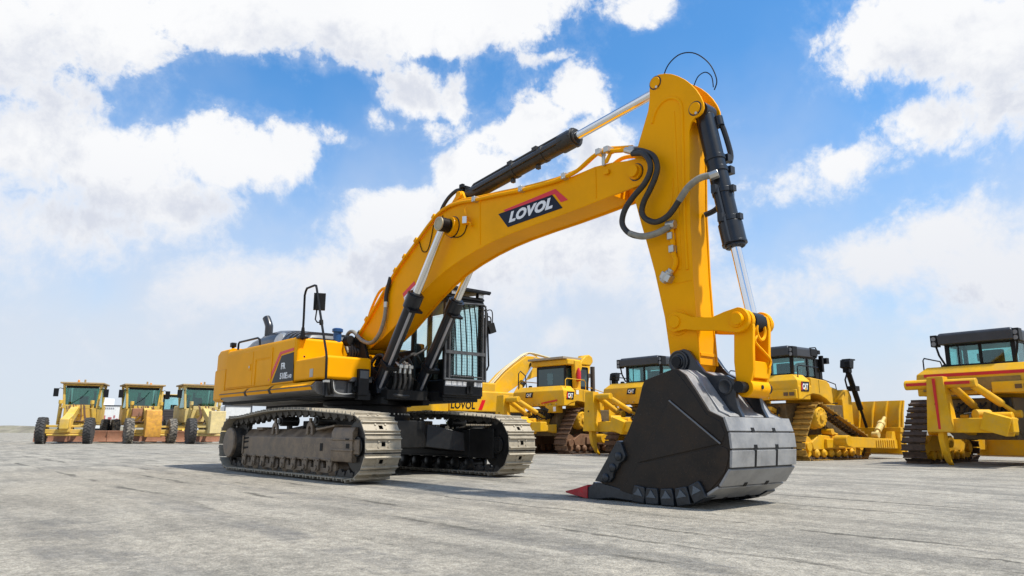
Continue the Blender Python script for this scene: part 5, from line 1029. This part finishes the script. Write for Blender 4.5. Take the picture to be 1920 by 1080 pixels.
# ---- motor graders on the left
def wheel(parent, c, r, wd, tm, hubm, lugs=26):
    x, y, z = c; b = MB(); b.lathe((x, y-wd/2, z), (0, 1, 0), [(r*.55, .02), (r*.8, 0), (r*.96, .03), (r, .08), (r, wd-.08), (r*.96, wd-.03), (r*.8, wd), (r*.55, wd-.02)], 30)
    t = build('tyre', b, tm, parent)
    b = MB()
    for i in range(lugs):
        a = 2*math.pi*i/lugs
        for s in (-1, 1):
            aa = a+(.5*2*math.pi/lugs if s > 0 else 0); d = Vector((math.cos(aa), 0, math.sin(aa))); tdir = Vector((-math.sin(aa), 0, math.cos(aa)))
            b.bar(Vector((x, y, z))+d*(r+.005)+tdir*.05, Vector((x, y+s*wd*.46, z))+d*(r-.01)-tdir*.05, .07, .05, d)
    build('tread', b, tm, t)
    b = MB(); b.lathe((x, y-wd/2+.04, z), (0, 1, 0), [(r*.5, 0), (r*.56, .02), (r*.56, wd-.1), (r*.5, wd-.08)], 20); build('wheel_rim', b, hubm, t)
def grader(label, loc, h, tm=TYRE, front='neck', y=YELO, group='motor graders at the left'):
    G = thing('motor_grader', label, 'motor grader', loc, R(h), group, 1.13)
    for yy in (-1.05, 1.05):
        wheel(G, (3.3, yy, .66), .66, .40, tm, y)
        for x in (-2.0, -3.5): wheel(G, (x, yy, .66), .66, .40, tm, y)
    b = MB(); b.b2((3.15, -.95, .52), (3.45, .95, .74)); b.b2((3.2, -.9, .84), (3.4, .9, .95)); b.b2((3.0, -.25, .6), (3.6, .25, 1.25)); b.cyl((3.5, -.8, .45), (3.5, .8, .45), .05); build('front_axle', b, y, G, .02)
    b = MB(); b.rings([[(4.0, a*.2, zz) for a, zz in ((-1, .75), (1, .75), (1, 1.25), (-1, 1.25))], [(3.0, a*.2, zz) for a, zz in ((-1, .95), (1, .95), (1, 1.45), (-1, 1.45))], [(1.6, a*.19, zz) for a, zz in ((-1, 1.55), (1, 1.55), (1, 1.95), (-1, 1.95))], [(-.4, a*.18, zz) for a, zz in ((-1, 1.5), (1, 1.5), (1, 1.9), (-1, 1.9))]]); build('main_beam', b, y, G, .03)
    if front == 'block':
        b = MB(); b.b2((3.95, -.38, .55), (4.5, .38, 1.72)); build('push_block', b, mat('pale_yellow_block', (.74, .58, .26), .5, dust=.3), G, .03)
    elif front == 'neck':
        b = MB(); b.prism([(3.7, .45), (4.25, .35), (4.35, 1.0), (4.2, 1.75), (3.7, 1.8)], -.42, .35); build('push_block', b, mat('faded_orange_paint', (.72, .36, .04), .5, var=.3, dust=.5, dustcol=(.35, .14, .06)), G, .03)
    b = MB(); b.prism([(1.1, .12), (1.3, .08), (1.22, .35), (1.3, .66), (1.2, .68), (1.08, .35)], -1.8, 1.8); build('mouldboard', b, BRWN, G, .01)
    b = MB(); b.lathe((.6, 0, .85), (0, 0, 1), [(.75, 0), (.75, .12), (.6, .12)], 24); b.bar((3.0, 0, 1.0), (.6, .5, .95), .14, .14); b.bar((3.0, 0, 1.0), (.6, -.5, .95), .14, .14); build('drawbar_circle', b, y, G, .01)
    for s in (-1, 1):
        b = MB(); b.cyl((1.3, s*.75, 2.15), (.9, s*.85, 1.0), .07); b.cyl((1.25, s*.72, 1.9), (1.0, s*.8, 1.2), .09); b.b2((1.15, s*.3-.35, 1.85), (1.4, s*.3+.35, 2.05)); b.cyl((1.3, s*.75, 2.1), (1.3, s*.75, 2.3), .10); build('lift_cylinder', b, y, G, .01)
    rn = random.Random(h)
    b = MB()
    for i in range(10): yy = rn.uniform(-.5, .5); b.tube([(1.6, yy, 1.9+rn.uniform(0, .2)), (1.8, yy+.1, 1.5), (2.0, yy*1.4, 1.2), (2.6, yy*.8, 1.15)], .03, 6, 4)
    build('hydraulic_hose', b, mat('brown_hose', (.12, .06, .03), .7), G)
    b = MB(); b.b2((-1.7, -.8, 1.15), (.0, .8, 1.95))
    for x in (-1.65, -.05):
        for s in (-1, 1): b.prism([(s*.80-.06, 1.9), (s*.80+.06, 1.9), (s*.92+.06, 3.25), (s*.92-.06, 3.25)], x-.07, x+.07, 'x')
    b.b2((-1.7, -.92, 3.15), (.0, .92, 3.25)); cb_ = build('cab', b, y, G, .02)
    b = MB(); b.b2((-1.85, -1.08, 3.25), (.25, 1.08, 3.34)); b.cyl((.1, .1, 3.34), (.1, .1, 3.5), .05); build('cab_roof', b, mat('tan_roof', (.40, .27, .12), .6, dust=.4), cb_, .02)
    g = MB(); g.b2((-.03, -.76, 2.0), (-.02, .76, 3.12)); g.b2((-1.66, -.74, 2.0), (-1.65, .74, 3.12)); g.b2((-1.6, -.85, 2.0), (-.1, -.84, 3.1)); g.b2((-1.6, .84, 2.0), (-.1, .85, 3.1)); each('cab_window', g, glass('green_teal_glass', (.35, .58, .50), .08), cb_)
    b = MB(); b.b2((-.02, -.8, 3.02), (.0, .8, 3.15)); build('sun_visor', b, BLKM, cb_); b = MB(); b.b2((-1.0, -.2, 1.9), (-.7, .2, 2.6)); build('seat', b, BLKM, cb_, .03); b = MB(); b.cyl((-.4, .1, 1.9), (-.3, .1, 2.45), .05); build('steering_column', b, BLKM, cb_, .03)
    for s in (-1, 1):
        b = MB(); b.box((.25, s*1.22, 2.75), (.08, .24, .45)); b.tube([(.0, s*.9, 2.95), (.25, s*1.05, 3.0), (.25, s*1.2, 2.9)], .02, 6); build('mirror', b, BLK, cb_, .02)
    b = MB(); b.b2((-4.6, -.6, 1.0), (-1.7, .6, 2.2)); build('engine_housing', b, y, G, .05)
    b = MB(); b.cyl((-3.0, .2, 2.2), (-3.0, .2, 3.0), .07); build('exhaust_stack', b, BLKM, G)
    return G
grader('motor grader with orange-stained front block between two pale dusty front tyres', (-39.39, 6.32, 0), -6, TYRE, 'neck')
grader('motor grader with pale push block and dark ribbed tyre, beside the big counterweight', (-36.86, 9.14, 0), -6.5, TYRED, 'block', mat('cream_yellow_paint', (.66, .50, .16), .5, var=.2, vscale=1.1, dust=.5, dustcol=(.5, .40, .24)))
grader('motor grader at the far left, without a block in front of its axle', (-40.21, 2.91, 0), -20, TYRED, 'none')

def loader():
    L = thing('wheel_loader', 'machine with wide pale blue windscreen and dark grille between the two graders', 'wheel loader', (-50.28, 11.53, 0), R(-10))
    y = YELO
    for yy in (-1.05, 1.05):
        for x in (1.2, -1.8): wheel(L, (x, yy, .75), .75, .5, TYRED, y, 20)
    b = MB(); b.b2((-3.2, -.95, .8), (1.6, .95, 1.9)); build('body', b, y, L, .05)
    b = MB(); b.b2((1.55, -.95, 1.35), (1.75, .95, 2.45)); 
    for i in range(8): b.b2((1.74, -.9, 1.42+i*.125), (1.78, .9, 1.46+i*.125))
    build('grille', b, mat('dark_brown_grille', (.06, .05, .05), .6), L, .01)
    b = MB(); b.b2((-.6, -.98, 1.9), (1.0, .98, 2.3))
    for s in (-1, 1):
        for x in (-.55, .95): b.b2((x-.06, s*.92-.06, 2.2), (x+.06, s*.92+.06, 3.5))
    b.b2((-.65, -1.02, 3.48), (1.1, 1.02, 3.6)); cb_ = build('cab', b, BLKM, L, .02)
    b = MB(); b.b2((-.7, -1.05, 3.6), (1.15, 1.05, 3.66)); b.b2((.98, -1.22, 2.3), (1.15, -1.02, 3.9)); build('cab_trim', b, y, L, .02)
    g = MB(); g.b2((.99, -.9, 2.3), (1.0, .9, 3.46)); build('windscreen', g, GLSL, cb_); g = MB(); g.b2((-.6, -.9, 2.3), (-.59, .9, 3.46)); build('rear_window', g, GLSL, cb_)
    b = MB(); b.b2((.0, -.3, 2.2), (.3, .2, 2.85)); b.b2((.95, -.85, 3.25), (1.02, -.6, 3.4)); b.b2((.95, .5, 3.25), (1.02, .75, 3.4)); build('seat', b, BLKM, cb_, .03)
    b = MB(); b.b2((2.0, -1.4, .15), (2.3, 1.4, .75)); build('front_blade', b, BRWN, L, .02); b = MB(); b.bar((1.5, .6, .9), (2.1, .6, .5), .15, .15); b.bar((1.5, -.6, .9), (2.1, -.6, .5), .15, .15); build('blade_arm', b, y, L)
loader()

def _graders_extra():
    # beacons and hoses differ from machine to machine
    gs = [o for o in bpy.data.objects if o.name.startswith('motor_grader')]
    for i, g in enumerate(gs):
        b = MB(); b.lathe((-1.2+.4*i, .5-.4*i, 3.34), (0, 0, 1), [(.06, 0), (.06, .12), (.03, .17), (0, .18)], 12); build('beacon', b, mat('amber_beacon', (.75, .25, .01), .3), g)
        if i != 1:
            b = MB(); b.b2((-.2, -.75, 1.96), (.02, .75, 2.02)); b.tube([(.05, -.6, 2.05), (.12, .0, 2.5), (.05, .3, 2.9)], .012, 5); build('wiper', b, BLKM, g)
        if i == 0:
            b = MB(); b.b2((1.5, -.75, 1.45), (1.75, -.25, 1.9)); b.b2((2.2, .2, 1.2), (2.5, .7, 1.5)); each('control_box', b, BRWN, g, bevel=.02)
_graders_extra()
def box_truck(label, loc, h, marks=True):
    T = thing('box_truck', label, 'truck', loc, R(h), 'white trucks far behind')
    b = MB(); b.b2((-3.2, -1.2, .95), (1.6, 1.2, 3.1)); bx = build('cargo_box', b, WPNT, T, .03)
    b = MB()
    for s in (-1, 1): b.b2((1.58, s*1.16-.05, .95), (1.64, s*1.16+.05, 3.1))
    b.b2((1.58, -1.2, 3.02), (1.64, 1.2, 3.12)); b.b2((1.60, -1.1, 1.5), (1.64, 1.1, 1.56)); b.b2((-3.25, 1.2, 1.2), (1.6, 1.24, 3.1)); build('box_frame', b, mat('dark_trim', (.06, .065, .08), .5), bx, .01)
    if marks:
        b = MB(); rn = random.Random(3)
        for i, (yy, z, wy, hz) in enumerate(((-.7, 1.95, .22, .32), (-.2, 1.9, .16, .5), (.25, 1.85, .3, .3), (.6, 2.05, .12, .25), (-.95, 1.8, .2, .12), (.85, 1.8, .2, .15))): b.b2((1.605, yy-wy/2, z-hz/2), (1.625, yy+wy/2, z+hz/2))
        each('red_marking', b, mat('faded_red', (.45, .12, .13), .6, var=.4, vscale=6), bx)
        b = MB()
        for i in range(7): b.b2((1.606, -.55+i*.16, 2.74), (1.62, -.44+i*.16, 2.88))
        build('lettering_row', b, mat('grey_lettering', (.3, .3, .33), .6), bx)
    b = MB(); b.b2((-.9, -.5, 3.1), (.3, .5, 3.75)); build('roof_unit', b, WPNT, T, .05)
    b = MB(); b.b2((-3.4, -1.0, .6), (1.7, 1.0, .95)); build('chassis', b, BLKM, T)
    for x in (-2.4, .6):
        for s in (-1, 1): b = MB(); b.lathe((x, s*1.0-.15, .48), (0, 1, 0), [(.3, 0), (.46, .03), (.48, .08), (.48, .24), (.46, .28), (.3, .3)], 22); build('wheel', b, TYRED, T)
    b = MB(); b.prism([(-5.0, .6), (-3.3, .6), (-3.3, 2.6), (-4.6, 2.6), (-5.0, 1.6)], -1.1, 1.1); cb_ = build('cab', b, WPNT, T, .08)
    b = MB(); b.prism([(-4.95, 1.7), (-4.62, 2.5), (-4.66, 2.5), (-5.0, 1.7)], -1.0, 1.0); build('windscreen', b, GLS, cb_)
box_truck('white box truck with faded red markings on its end, between the left graders', (-64.45, 9.78, 0), -12)
box_truck('white truck mostly hidden behind the rear of the big excavator', (-56.48, 19.0, 0), -16, False)

def sign():
    S = thing('sign_board', 'bright blue board on posts above the grader roofs', 'sign', (-56.66, 16.26, 0), R(-14))
    b = MB(); b.b2((-.05, -1.3, 4.50), (.05, 1.3, 5.05)); bd = build('board', b, mat('bright_blue_sign', (.004, .22, .60), .4, var=.05), S)
    b = MB(); b.b2((.05, -.95, 4.64), (.06, -.75, 4.94)); b.b2((.05, -.6, 4.67), (.06, -.5, 4.88)); b.b2((.05, .2, 4.6), (.06, .9, 4.66)); each('pale_marking', b, mat('pale_blue_mark', (.25, .55, .75), .5), bd)
    for y in (-1.0, 1.0): b = MB(); b.cyl((0, y, 0), (0, y, 4.52), .06); build('post', b, STEEL, S)
sign()
def shed():
    S = thing('storage_shed', 'low dark flat-roofed shed far behind beside the black cab', 'shed', (-27.4, 25.0, 0), R(-48))
    b = MB(); b.b2((-2, -1.4, 0), (1.5, 1.4, 3.6)); build('wall', b, mat('shed_wall', (.10, .095, .07), .8, var=.3), S)
    b = MB(); b.b2((-2.4, -1.8, 3.82), (2.0, 1.8, 4.1)); build('roof', b, mat('shed_roof', (.03, .03, .035), .6), S, .03)
    b = MB(); [b.b2((x-.08, y-.08, 3.55), (x+.08, y+.08, 3.85)) for x in (-1.9, 1.4) for y in (-1.3, 1.3)]; b.b2((-1.5, -1.2, 3.58), (1.2, 1.2, 3.8)); build('roof_support', b, BLKM, S)
shed()
def bush(label, loc, r, h, seed):
    T = thing('bush', label, 'bush', loc, 0, 'bushes in front of the far shed'); rn = random.Random(seed)
    b = MB()
    for i in range(900):
        u, v, t = rn.uniform(0, 2*math.pi), rn.uniform(-.2, 1), rn.uniform(.45, 1)**.5
        c = Vector((math.cos(u)*math.sqrt(max(0, 1-v*v))*r*t*rn.uniform(.7, 1.1), math.sin(u)*math.sqrt(max(0, 1-v*v))*r*t, h*.45+v*h*.55*t*rn.uniform(.8, 1.1)))
        d = Vector((rn.gauss(0, 1), rn.gauss(0, 1), rn.gauss(0, 1))).normalized(); e = d.cross(Vector((rn.gauss(0, 1), rn.gauss(0, 1), rn.gauss(0, 1)))).normalized(); s = rn.uniform(.10, .22)
        b.f([b.v(c-d*s-e*s*.4), b.v(c+d*s*.2-e*s*.6), b.v(c+d*s), b.v(c+e*s*.5)])
    build('foliage', b, mat('bush_leaf', (.06, .09, .02), .6, var=.4, vscale=2), T)
    b = MB(); b.tube([(0, 0, 0), (.05, .03, h*.3), (-.05, 0, h*.6)], .08, 6); build('stem', b, mat('bark', (.1, .07, .05), .8), T)
bush('green bush under the dark shed roof, left one', (-25.6, 22.2, 0), 1.1, 3.0, 1)
bush('green bush under the dark shed roof, right one', (-24.3, 23.6, 0), 1.0, 2.6, 2)

def embankment():
    rn = random.Random(11); b = MB(); prev = None; n = 160; rs = []
    for i in range(n+1):
        a = R(60+160*i/n); d = 330+25*math.sin(i*.21)+12*math.sin(i*.73); c, s = math.cos(a), math.sin(a)
        h = 2.0+1.0*math.sin(i*.17+1)+.7*math.sin(i*.49)+rn.uniform(-.25, .25); h = max(.6, h)
        rs.append([(CAM_POS.x+c*(d-14), CAM_POS.y+s*(d-14), -.3), (CAM_POS.x+c*(d-5), CAM_POS.y+s*(d-5), h*.7), (CAM_POS.x+c*d, CAM_POS.y+s*d, h), (CAM_POS.x+c*(d+9), CAM_POS.y+s*(d+9), h*.9), (CAM_POS.x+c*(d+26), CAM_POS.y+s*(d+26), -.3)])
    b.rings(rs); o = build('embankment', b, mat('sand_and_scrub', (.24, .215, .165), .9, var=.35, vscale=.15, dust=.5, dustcol=(.13, .135, .07))); o['kind'] = 'structure'
embankment()
